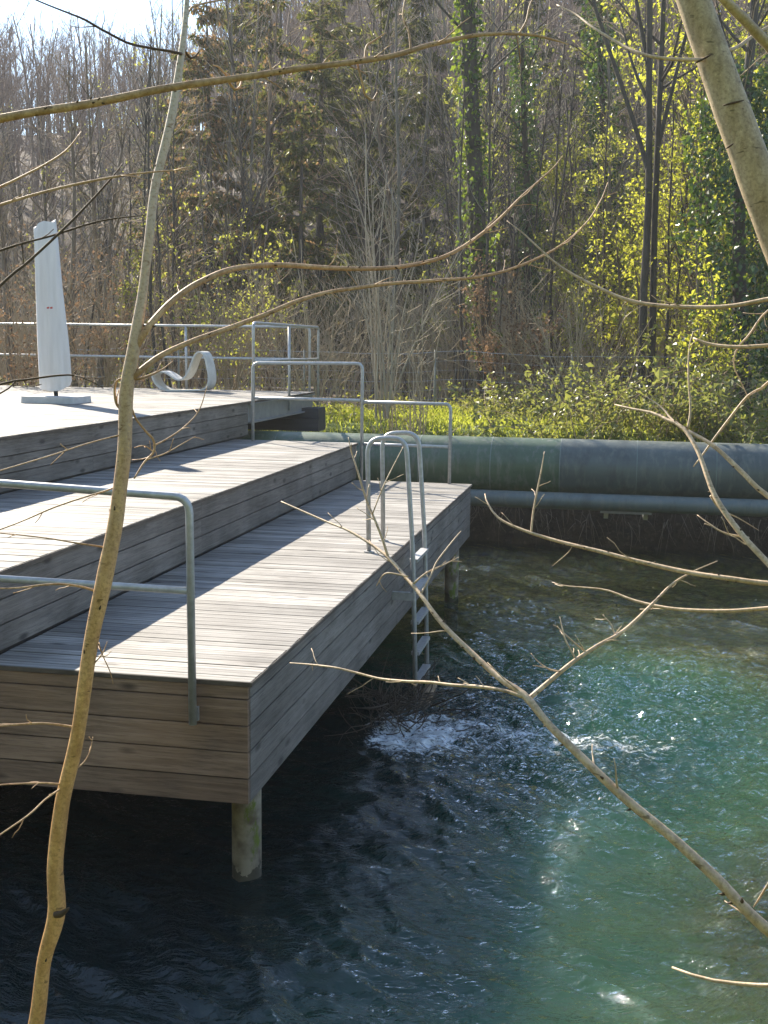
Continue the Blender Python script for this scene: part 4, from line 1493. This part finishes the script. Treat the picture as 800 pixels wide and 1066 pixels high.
def bough(pts, mat, parent, name='branch', n=None, k=10, knots=0, spurs=0, knotr=1.0):
    """pts: (photo x, photo y, width in photo pixels, distance) -> tapered tube in the world"""
    Q = []
    if name != 'trunk' and pts[0][0] >= 820:   # grows out of the leaning trunk beyond the frame
        v0 = pts[0][1] + 45
        pts = [(float(np.interp(v0, [230, 315, 500, 800, 1150, 1500], [805, 835, 890, 950, 985, 1010])), v0, pts[0][2] * 1.25, 2.2)] + list(pts)
    for (u, v, w, d) in pts:
        p = ud(u, v, d)
        Q.append((p[0], p[1], p[2], w / FPX * d / 2 * (.96 if name == 'trunk' else .86)))
    n = n or max(10, len(pts) * 5)
    S4 = smoothpath(Q, n)
    P, R = S4[:, :3].copy(), np.maximum(S4[:, 3], .0005)
    ln = np.linalg.norm(np.diff(P, axis=0), axis=1).sum()
    ph = FG.uniform(0, 50, 4)
    uu = np.linspace(0, n / 7.0, n)
    wob = np.stack([perlin(uu + ph[0], uu * 0 + .5, 1), perlin(uu + ph[1], uu * 0 + .5, 2), perlin(uu + ph[2], uu * 0 + .5, 3)], 1)
    P += wob * np.minimum(R, .008)[:, None] * .55 * np.sin(np.linspace(0, np.pi, n))[:, None]
    R = R * (1 + .07 * perlin(uu * 2 + ph[3], uu * 0, 4))
    b = MB().tubes(P, R, k)
    if knots:
        kb = b; b.slot = 1
        for q in range(knots):
            t_ = FG.uniform(.03, .97)
            p, d, r = at_t(P, R, t_)
            a = side_dir(FG, d, math.pi / 2)
            s0 = p + a * r * .5
            kb.tubes(np.array([s0, s0 + a * r * .8 * knotr + d * r * .25, s0 + a * r * 1.25 * knotr + d * r * .7]), np.array([.42, .30, .08]) * r * knotr, 6)
    o = b.build(name, [mat, M['knot']], parent, smooth=True)
    if spurs:
        for q in range(spurs):
            t_ = FG.uniform(.05, .97)
            p, d, r = at_t(P, R, t_)
            dr = side_dir(FG, d, FG.uniform(.5, 1.1))
            Ls = FG.uniform(.02, .07) * ln ** .3
            Pp, Rr = limb(FG, p, dr, Ls, max(r * .30, .0009), .0006, 5, .16, .02)
            MB().tubes(Pp, Rr, 5).build('twig', mat, o, smooth=True)
    return o


def rings(parent, pts, mat):
    """dark scars across a trunk"""
    b = MB()
    for (u, v, w, d, ang) in pts:
        p = ud(u, v, d)
        e = (CR * math.cos(ang) - CU * math.sin(ang)) * (w / FPX * d / 2)
        q = -CF * 0.0
        P = np.array([p - e, p - e * .3, p + e * .4, p + e])
        b.tubes(P, np.array([.25, .42, .42, .2]) * (2.6 / FPX * d), 6)
    return b.build('bark_scar', mat, parent, smooth=True)


# --- the sapling on the left
D0 = 2.0
z_g = ud(38, 1066, D0)
sp = thing('sapling_tree', 'slender golden-barked bare sapling rising in front of the terrace at the left', 'tree', (float(z_g[0]), float(z_g[1]), float(terr(z_g[0], z_g[1]))))
tr = [(5, 1300, 22, D0), (18, 1160, 19, D0), (38, 1066, 17, D0), (47, 1000, 15.5, D0), (59, 951, 19, D0), (57, 900, 17, D0), (64, 840, 16.5, D0), (78, 780, 15.5, D0), (87, 720, 15.5, D0), (95, 660, 16, D0), (109, 600, 18, D0), (120, 540, 16, D0), (127.5, 480, 15.5, D0),
      (130, 440, 15, D0), (133, 400, 15, D0), (140, 362, 14, D0), (150, 300, 10.5, D0 + .02), (156, 240, 10, D0 + .04), (160.5, 200, 9.6, D0 + .06), (172, 150, 9.5, D0 + .08), (182, 100, 9.2, D0 + .1), (190, 50, 7, D0 + .12), (195, 0, 5.5, D0 + .15), (199, -60, 4, D0 + .18), (203, -160, 2, D0 + .2)]
bough(tr, M['sapling'], sp, 'trunk', 130, 16, knots=26, knotr=.55)
bough([(58, 952, 9, D0 - .012), (64, 951, 8, D0 - .016), (69, 948, 5.5, D0 - .018), (72, 945, 2, D0 - .02)], M['knot'], sp, 'knot', 12, 9)
bough([(139, 368, 9, D0), (150, 347, 8.5, D0), (165, 328, 8, D0 + .02), (185, 309, 7.5, D0 + .05), (208, 294, 7.2, D0 + .09), (235, 282, 7, D0 + .14), (265, 277, 6.6, D0 + .2), (300, 276, 6.2, D0 + .26), (350, 279, 5.6, D0 + .34), (400, 279, 5.2, D0 + .42), (440, 274, 5, D0 + .5), (470, 264, 4.6, D0 + .55), (500, 245, 4, D0 + .6), (520, 228, 3.4, D0 + .64), (545, 203, 2.8, D0 + .68), (575, 176, 1.8, D0 + .72), (586, 162, 1.0, D0 + .74)],
      M['branch'], sp, 'branch', 90, 10, knots=26, spurs=13)
bough([(134, 397, 9, D0), (145, 387, 7.5, D0), (168, 370, 7, D0 + .03), (201, 355, 6.4, D0 + .07), (240, 341, 6, D0 + .13), (280, 326, 5.6, D0 + .18), (310, 313, 5.2, D0 + .22), (350, 303, 4.8, D0 + .28), (400, 296, 4.4, D0 + .35), (450, 292, 4, D0 + .42), (500, 288, 3.6, D0 + .5), (540, 277, 3.2, D0 + .56), (580, 258, 2.8, D0 + .62), (610, 233, 2.2, D0 + .66), (626, 208, 1.6, D0 + .7), (633, 190, 1.0, D0 + .72)],
      M['branch'], sp, 'branch', 90, 10, knots=22, spurs=12)
bough([(189, 56, 4, D0 + .11), (175, 53, 3.4, D0 + .08), (155, 50, 3.2, D0 + .05), (135, 45, 3.2, D0), (110, 33, 3, D0 - .06), (90, 21, 2.8, D0 - .1), (70, 13, 2.4, D0 - .13), (45, 3, 2, D0 - .16), (20, -8, 1.4, D0 - .2)], M['knot'], sp, 'branch', 40, 8, spurs=4)
bough([(193, 22, 3, D0 + .14), (200, 8, 2.8, D0 + .16), (215, 3, 2.6, D0 + .2), (240, -2, 2.2, D0 + .25)], M['branch'], sp, 'branch', 20, 8)
bough([(189, 44, 3, D0 + .12), (198, 60, 2.6, D0 + .14), (208, 52, 2, D0 + .17), (203, 40, 1.3, D0 + .2)], M['knot'], sp, 'branch', 20, 8)
# small shoots of the trunk
for pts in ([(129, 430, 4, D0), (121, 418, 3.4, D0), (120, 402, 3, D0), (124, 395, 2.5, D0), (133, 394, 3, D0)],
            [(136, 394, 4, D0), (145, 394, 3.4, D0), (158, 390, 3, D0 + .02), (170, 384, 2, D0 + .04), (180, 376, 1.2, D0 + .06)],
            [(137, 424, 3, D0), (142, 436, 2.6, D0 + .01), (152, 449, 2.6, D0 + .02), (160, 458, 3, D0 + .03), (160, 470, 2.8, D0 + .03), (150, 482, 2.4, D0 + .02), (140, 498, 2, D0)],
            [(160, 464, 2.4, D0 + .03), (172, 458, 2, D0 + .05), (190, 446, 1.8, D0 + .07), (207, 428, 1.4, D0 + .09), (216, 402, .9, D0 + .1)],
            [(155, 478, 2, D0 + .02), (172, 472, 1.6, D0 + .04), (190, 462, 1.3, D0 + .06), (204, 454, .8, D0 + .08)],
            [(160, 470, 1.6, D0 + .03), (150, 464, 1.4, D0 + .03), (140, 466, 1, D0 + .03)],
            [(104, 617, 3, D0), (86, 611, 2.8, D0), (64, 608, 2.6, D0 - .02), (45, 609, 2.6, D0 - .04), (20, 612, 2.2, D0 - .06), (-20, 613, 1.6, D0 - .1)],
            [(82, 758, 3.4, D0), (66, 755, 3, D0), (45, 753, 2.8, D0 - .02), (20, 754, 2.8, D0 - .04), (-15, 757, 2.2, D0 - .08)],
            [(68, 817, 2.6, D0), (45, 815, 2.2, D0 - .02), (18, 816, 2, D0 - .04), (-15, 818, 1.6, D0 - .08)],
            [(68, 818, 2.4, D0), (48, 832, 2.2, D0 - .03), (28, 850, 2.2, D0 - .06), (-10, 876, 1.8, D0 - .1)],
            [(118, 571, 2.4, D0), (105, 569, 2.2, D0), (79, 565, 2, D0 - .02), (55, 561, 1.8, D0 - .03), (31, 558, 1.6, D0 - .04), (-10, 554, 1.4, D0 - .06)],
            [(125, 505, 2.2, D0), (110, 511, 2, D0), (90, 517, 2, D0 - .02), (57, 528, 2, D0 - .04), (27, 541, 1.8, D0 - .06), (-10, 555, 1.6, D0 - .08)],
            [(99, 690, 1.8, D0), (107, 680, 1.6, D0 + .01), (112, 668, .9, D0 + .02)],
            [(80, 800, 2, D0), (88, 793, 1.8, D0 + .01), (94, 782, 1.4, D0 + .02), (97, 767, .8, D0 + .03)],
            [(103, 670, 1.4, D0), (108, 684, 1.3, D0 + .02), (115, 700, 1.2, D0 + .03), (118, 712, .8, D0 + .03)],
            [(128, 452, 1.6, D0), (90, 462, 1.6, D0 - .04), (50, 475, 1.6, D0 - .08), (0, 490, 1.5, D0 - .12), (-20, 495, 1.2, D0 - .14)]):
    bough(pts, M['branch'], sp, 'twig', 24, 8, spurs=2)

# --- leaning tree on the right, its boughs spreading over the water
DR = 2.2
gx = ud(1010, 1000, DR)
lt = thing('leaning_tree', 'pale speckled bare tree leaning in from the upper right, its boughs over the water', 'tree', (float(gx[0]), float(gx[1]), float(terr(gx[0], gx[1]))))
tk_ = bough([(1010, 1500, 62, DR), (985, 1150, 56, DR), (950, 800, 50, DR), (890, 500, 46, DR), (835, 315, 43, DR), (805, 230, 41, DR), (772, 140, 39, DR), (745, 65, 37, DR), (722, 0, 35, DR), (690, -100, 32, DR), (650, -260, 26, DR)], M['bigtrunk'], lt, 'trunk', 110, 22, knots=14, knotr=.35)
rings(tk_, [(733, 61, 20, DR - .035, -.5), (764, 107, 22, DR - .035, -.25), (760, 152, 9, DR - .035, -.6)], M['knot'])
bough([(890, 420, 18, DR - .25), (860, 180, 15, DR - .3), (820, 75, 13.5, DR - .33), (788, 33, 12.5, DR - .35), (757, 2, 12, DR - .37), (715, -40, 10, DR - .4), (660, -90, 8, DR - .42)], M['pale_branch'], lt, 'branch', 40, 12)
bough([(733, 62, 5, DR - .02), (715, 62, 4.4, DR - .05), (692, 61, 4.2, DR - .06), (671, 57, 3.8, DR - .05), (644, 45, 3.4, DR), (617, 28, 2.8, DR + .05), (600, 15, 2.2, DR + .1), (580, 5, 1.4, DR + .14)], M['pale_branch'], lt, 'branch', 40, 10, knots=4)
bough([(758, 53, 5, DR), (770, 48, 4.6, DR + .03), (782, 39, 4.4, DR + .06), (800, 28, 4, DR + .1), (830, 14, 3.4, DR + .14)], M['pale_branch'], lt, 'branch', 24, 10)
bough([(880, 296, 7, 2.1), (840, 303, 6, 2.12), (800, 311, 5.4, 2.15), (755, 319, 5.2, 2.2), (710, 319, 4.8, 2.25), (659, 314, 4.6, 2.3), (620, 298, 3.8, 2.34), (584, 278, 3, 2.38), (560, 257, 2.4, 2.4), (545, 243, 1.8, 2.42), (528, 230, 1.0, 2.44)], M['pale_branch'], lt, 'branch', 60, 10, knots=7, spurs=6)
# long lower bough
lb_ = [(1000, 1130, 22, 1.75), (900, 1050, 18, 1.72), (800, 968, 14, 1.7), (750, 918, 13, 1.72), (700, 873, 12, 1.75), (650, 830, 11, 1.78), (600, 782, 10, 1.82), (570, 752, 9.2, 1.85), (546, 724, 9, 1.88), (520, 706, 7.4, 1.92), (490, 678, 6.6, 1.97), (460, 648, 5.8, 2.02), (438, 619, 5, 2.07), (420, 598, 4.4, 2.12), (404, 580, 4, 2.16), (387, 567, 3.4, 2.2), (362, 552, 3, 2.25), (340, 543, 2.6, 2.3), (315, 532, 2.2, 2.35), (293, 522, 1.2, 2.4)]
bough(lb_, M['pale_branch'], lt, 'branch', 110, 12, knots=44, spurs=16)
bough([(405, 582, 3.6, 2.16), (398, 560, 3.2, 2.17), (390, 540, 3, 2.18), (383, 523, 2.8, 2.2), (377, 505, 2.6, 2.21), (372, 488, 2.2, 2.22), (366, 470, 1.8, 2.24), (363, 455, 1.0, 2.25)], M['pale_branch'], lt, 'branch', 40, 8, spurs=8)
bough([(549, 729, 6.4, 1.88), (570, 711, 5.8, 1.9), (600, 687, 5, 1.93), (625, 671, 4.6, 1.96), (650, 656, 4.2, 2.0), (681, 627, 3.6, 2.05), (700, 608, 2.8, 2.08), (722, 595, 2, 2.1), (747, 584, 1, 2.13)], M['pale_branch'], lt, 'branch', 50, 10, spurs=9)
bough([(544, 725, 5, 1.88), (525, 719, 4.6, 1.9), (500, 715, 4.2, 1.93), (472, 713, 3.8, 1.96), (444, 710, 3.6, 2.0), (420, 709, 3.2, 2.03), (394, 706, 3, 2.07), (370, 700, 2.6, 2.1), (350, 695, 2.4, 2.12), (325, 692, 2, 2.16), (302, 690, 1, 2.2)], M['pale_branch'], lt, 'branch', 50, 10, spurs=9)
for pts in ([(600, 687, 2.4, 1.93), (590, 668, 2, 1.94), (586, 655, 1.6, 1.95), (583, 642, .8, 1.96)], [(612, 680, 2.2, 1.94), (597, 668, 2, 1.95), (580, 652, 1.4, 1.97)],
            [(584, 699, 2.4, 1.91), (573, 697, 2, 1.92), (561, 689, 1.5, 1.93), (553, 680, .8, 1.94)], [(641, 662, 2.2, 1.99), (636, 650, 2, 2.0), (628, 640, 1.2, 2.01)],
            [(438, 619, 2.6, 2.07), (450, 596, 2.2, 2.1), (455, 585, 2, 2.11), (470, 565, 1.6, 2.13), (480, 553, .9, 2.15)],
            [(430, 608, 2.4, 2.09), (445, 596, 2.2, 2.1), (462, 588, 1.6, 2.13), (478, 580, .9, 2.16)],
            [(425, 600, 2, 2.1), (402, 597, 1.8, 2.12), (392, 610, 1, 2.14)], [(388, 535, 1.8, 2.18), (400, 505, 1.6, 2.2), (420, 465, .8, 2.24)]):
    bough(pts, M['pale_branch'], lt, 'twig', 18, 7, spurs=2)
bough([(880, 612, 8, 1.95), (800, 607, 6.6, 2.0), (760, 602, 6.2, 2.03), (720, 596, 5.8, 2.07), (660, 583, 5.2, 2.13), (620, 573, 4.8, 2.17), (580, 563, 4.2, 2.22), (545, 552, 3.6, 2.26), (520, 540, 2.8, 2.3), (508, 524, 2, 2.33), (505, 514, 1.0, 2.35)], M['pale_branch'], lt, 'branch', 60, 10, knots=26, spurs=12)
bough([(553, 556, 2.6, 2.25), (555, 535, 2.4, 2.26), (559, 512, 2.2, 2.27), (564, 488, 1.6, 2.28), (567, 470, .8, 2.29)], M['pale_branch'], lt, 'twig', 20, 8, spurs=3)
bough([(880, 628, 6, 2.05), (800, 633, 5, 2.1), (760, 636, 4.6, 2.13), (720, 635, 4.2, 2.17), (690, 632, 3.8, 2.2), (660, 625, 3.2, 2.24), (630, 614, 2.4, 2.28), (590, 610, 1.4, 2.32), (575, 606, .8, 2.34)], M['pale_branch'], lt, 'branch', 40, 10, knots=6, spurs=6)
bough([(870, 660, 9, 1.85), (800, 587, 7.5, 1.9), (768, 552, 7, 1.94), (744, 516, 6.6, 1.98), (728, 472, 5.4, 2.03), (712, 446, 4.8, 2.07), (695, 437, 4.2, 2.1), (680, 430, 3.6, 2.13), (660, 426, 2.8, 2.16), (640, 421, 1.4, 2.2)], M['pale_branch'], lt, 'branch', 50, 10, knots=10, spurs=4)
bough([(870, 560, 8, 2.0), (800, 517, 6.4, 2.05), (772, 491, 6, 2.08), (744, 465, 5, 2.12), (718, 449, 3.8, 2.16), (700, 437, 3, 2.2), (690, 425, 2.2, 2.23), (672, 412, 1.2, 2.26)], M['pale_branch'], lt, 'branch', 40, 10, knots=8, spurs=4)
bough([(716, 447, 3.2, 2.07), (719, 427, 2.8, 2.08), (717, 391, 2.4, 2.1), (718, 360, 1.4, 2.12), (722, 345, .8, 2.13)], M['pale_branch'], lt, 'twig', 24, 8, spurs=2)
bough([(860, 357, 6, 2.2), (800, 360, 5, 2.22), (764, 361, 4.4, 2.25), (738, 358, 3.8, 2.28), (722, 352, 2.4, 2.3)], M['pale_branch'], lt, 'branch', 24, 10, knots=4)
bough([(850, 340, 3.6, 2.3), (800, 398, 3.4, 2.3), (780, 411, 3.2, 2.3), (761, 434, 3, 2.3), (745, 455, 2.8, 2.3), (732, 473, 2.2, 2.3), (722, 486, 1.2, 2.3)], M['pale_branch'], lt, 'branch', 30, 8, spurs=3)
bough([(850, 290, 3, 2.35), (800, 323, 2.6, 2.35), (780, 349, 2.4, 2.35), (768, 362, 2, 2.35), (764, 380, 1.8, 2.35), (775, 405, 1.4, 2.35), (782, 420, .8, 2.35)], M['pale_branch'], lt, 'branch', 30, 8, spurs=2)
bough([(880, 1028, 6, 1.8), (800, 1026, 5, 1.85), (760, 1023, 4.4, 1.88), (735, 1019, 4, 1.9), (715, 1013, 3.6, 1.92), (700, 1007, 2.6, 1.94)], M['pale_branch'], lt, 'branch', 24, 8)
bough([(830, 905, 4, 1.7), (800, 925, 3, 1.72), (790, 936, 2.4, 1.73), (785, 944, 1.6, 1.74)], M['pale_branch'], lt, 'twig', 14, 8)
bough([(740, 516, 3, 1.99), (750, 530, 2, 2.0), (770, 540, 1.4, 2.02), (790, 552, .8, 2.04)], M['pale_branch'], lt, 'twig', 14, 7)
bough([(780, 560, 3, 1.93), (755, 555, 2.4, 1.95), (738, 545, 2, 1.97), (726, 536, 1, 1.99)], M['pale_branch'], lt, 'twig', 14, 7, spurs=2)

# --- tree out of frame on the left whose boughs cross the top of the view
DL = 1.7
g2 = ud(-260, 900, DL)
ot = thing('overhanging_tree', 'long straight tan bough crossing the upper part of the view from the left border', 'tree', (float(g2[0]), float(g2[1]), float(terr(g2[0], g2[1]))))
bough([(-270, 1500, 50, DL), (-262, 900, 46, DL), (-250, 500, 42, DL), (-235, 150, 36, DL), (-220, -300, 26, DL)], M['bigtrunk'], ot, 'trunk', 50, 14)
bough([(-242, 190, 16, DL), (-120, 148, 12.5, DL), (0, 123, 10.5, DL), (100, 106.5, 9.8, DL + .03), (200, 88, 8.8, DL + .07), (300, 74, 7.6, DL + .12), (400, 60, 6.4, DL + .18), (450, 46, 5.6, DL + .22), (500, 36, 4.6, DL + .26), (550, 36, 3.4, DL + .3), (575, 41, 2.6, DL + .33), (592, 46, 1.4, DL + .35)], M['branch'], ot, 'branch', 90, 12, knots=34, spurs=9, knotr=.8)
for pts in ([(246, 82, 3, DL + .1), (238, 80, 2.8, DL + .1), (228, 70, 2.4, DL + .1), (222, 68, 1.4, DL + .1)], [(236, 81, 3.4, DL + .1), (244, 92, 3.2, DL + .11), (250, 90, 2.8, DL + .12), (252, 82, 2, DL + .13)],
            [(380, 62, 3, DL + .17), (382, 48, 2.6, DL + .18), (390, 42, 2, DL + .19), (402, 34, 1.2, DL + .2)], [(372, 66, 2.4, DL + .17), (378, 88, 2.2, DL + .18), (380, 98, 2.4, DL + .19), (388, 104, 2.6, DL + .2), (393, 96, 1.4, DL + .21)],
            [(428, 54, 3, DL + .2), (426, 34, 2.6, DL + .21), (420, 15, 2.2, DL + .22), (425, -15, 1.4, DL + .24)], [(540, 36, 2.6, DL + .29), (548, 22, 2.2, DL + .3), (552, 5, 1.8, DL + .31), (560, -10, 1, DL + .32)],
            [(283, 76, 2.4, DL + .11), (280, 62, 2, DL + .11), (276, 55, 1.2, DL + .11)]):
    bough(pts, M['branch'], ot, 'twig', 18, 8, spurs=1)
for pts in ([(-240, 320, 8, DL), (-120, 250, 4.4, DL), (0, 195, 3.2, DL + .04), (25, 183, 2.8, DL + .05), (50, 170, 2.6, DL + .06), (70, 156, 2.2, DL + .07), (85, 137, 1.4, DL + .08)],
            [(-240, 330, 8, DL), (-120, 255, 5, DL), (0, 213, 3.6, DL + .04), (65, 195, 3.2, DL + .08), (120, 184, 2.8, DL + .11), (160, 179, 2, DL + .14), (200, 176, .9, DL + .16)],
            [(-240, 420, 8, DL), (-120, 310, 4.4, DL), (0, 261, 3, DL + .04), (55, 245, 2.6, DL + .08), (105, 230, 2.2, DL + .11), (150, 224, 1.2, DL + .14)],
            [(-240, 560, 9, DL), (-100, 400, 5, DL), (0, 297, 3.6, DL + .04), (30, 272, 3.4, DL + .06), (75, 230, 3, DL + .09), (115, 187, 2.2, DL + .12), (128, 170, 1.2, DL + .14)],
            [(-240, 480, 8, DL), (-100, 430, 4, DL), (0, 400, 2.8, DL + .05), (30, 395, 2.6, DL + .07), (60, 391, 2.4, DL + .09), (80, 391, 2, DL + .1), (95, 397, 1.2, DL + .11)],
            [(-240, 500, 8, DL), (-100, 445, 3.6, DL), (-20, 418, 2.4, DL + .05), (8, 405, 2, DL + .06), (18, 395, 1.4, DL + .07)]):
    bough(pts, M['branch'] if pts[2][1] < 220 else M['knot'], ot, 'branch', 40, 8, spurs=5)

# ------------------------------------------------------------------ the air
hz = MB(); hz.box(-175, 175, -65, 235, -4.2, 58)
k = NT('haze')
pv = k.n('ShaderNodeVolumePrincipled')
pv.inputs['Color'].default_value = (0.95, 0.94, 0.95, 1)
pv.inputs['Density'].default_value = 0.0007
pv.inputs['Anisotropy'].default_value = 0.2
k.l(pv.outputs[0], k.out.inputs['Volume'])
USE_HAZE = True
if USE_HAZE:
    tag(hz.build('haze', k.m), 'thin bluish spring haze in the air', 'haze', kind='stuff')
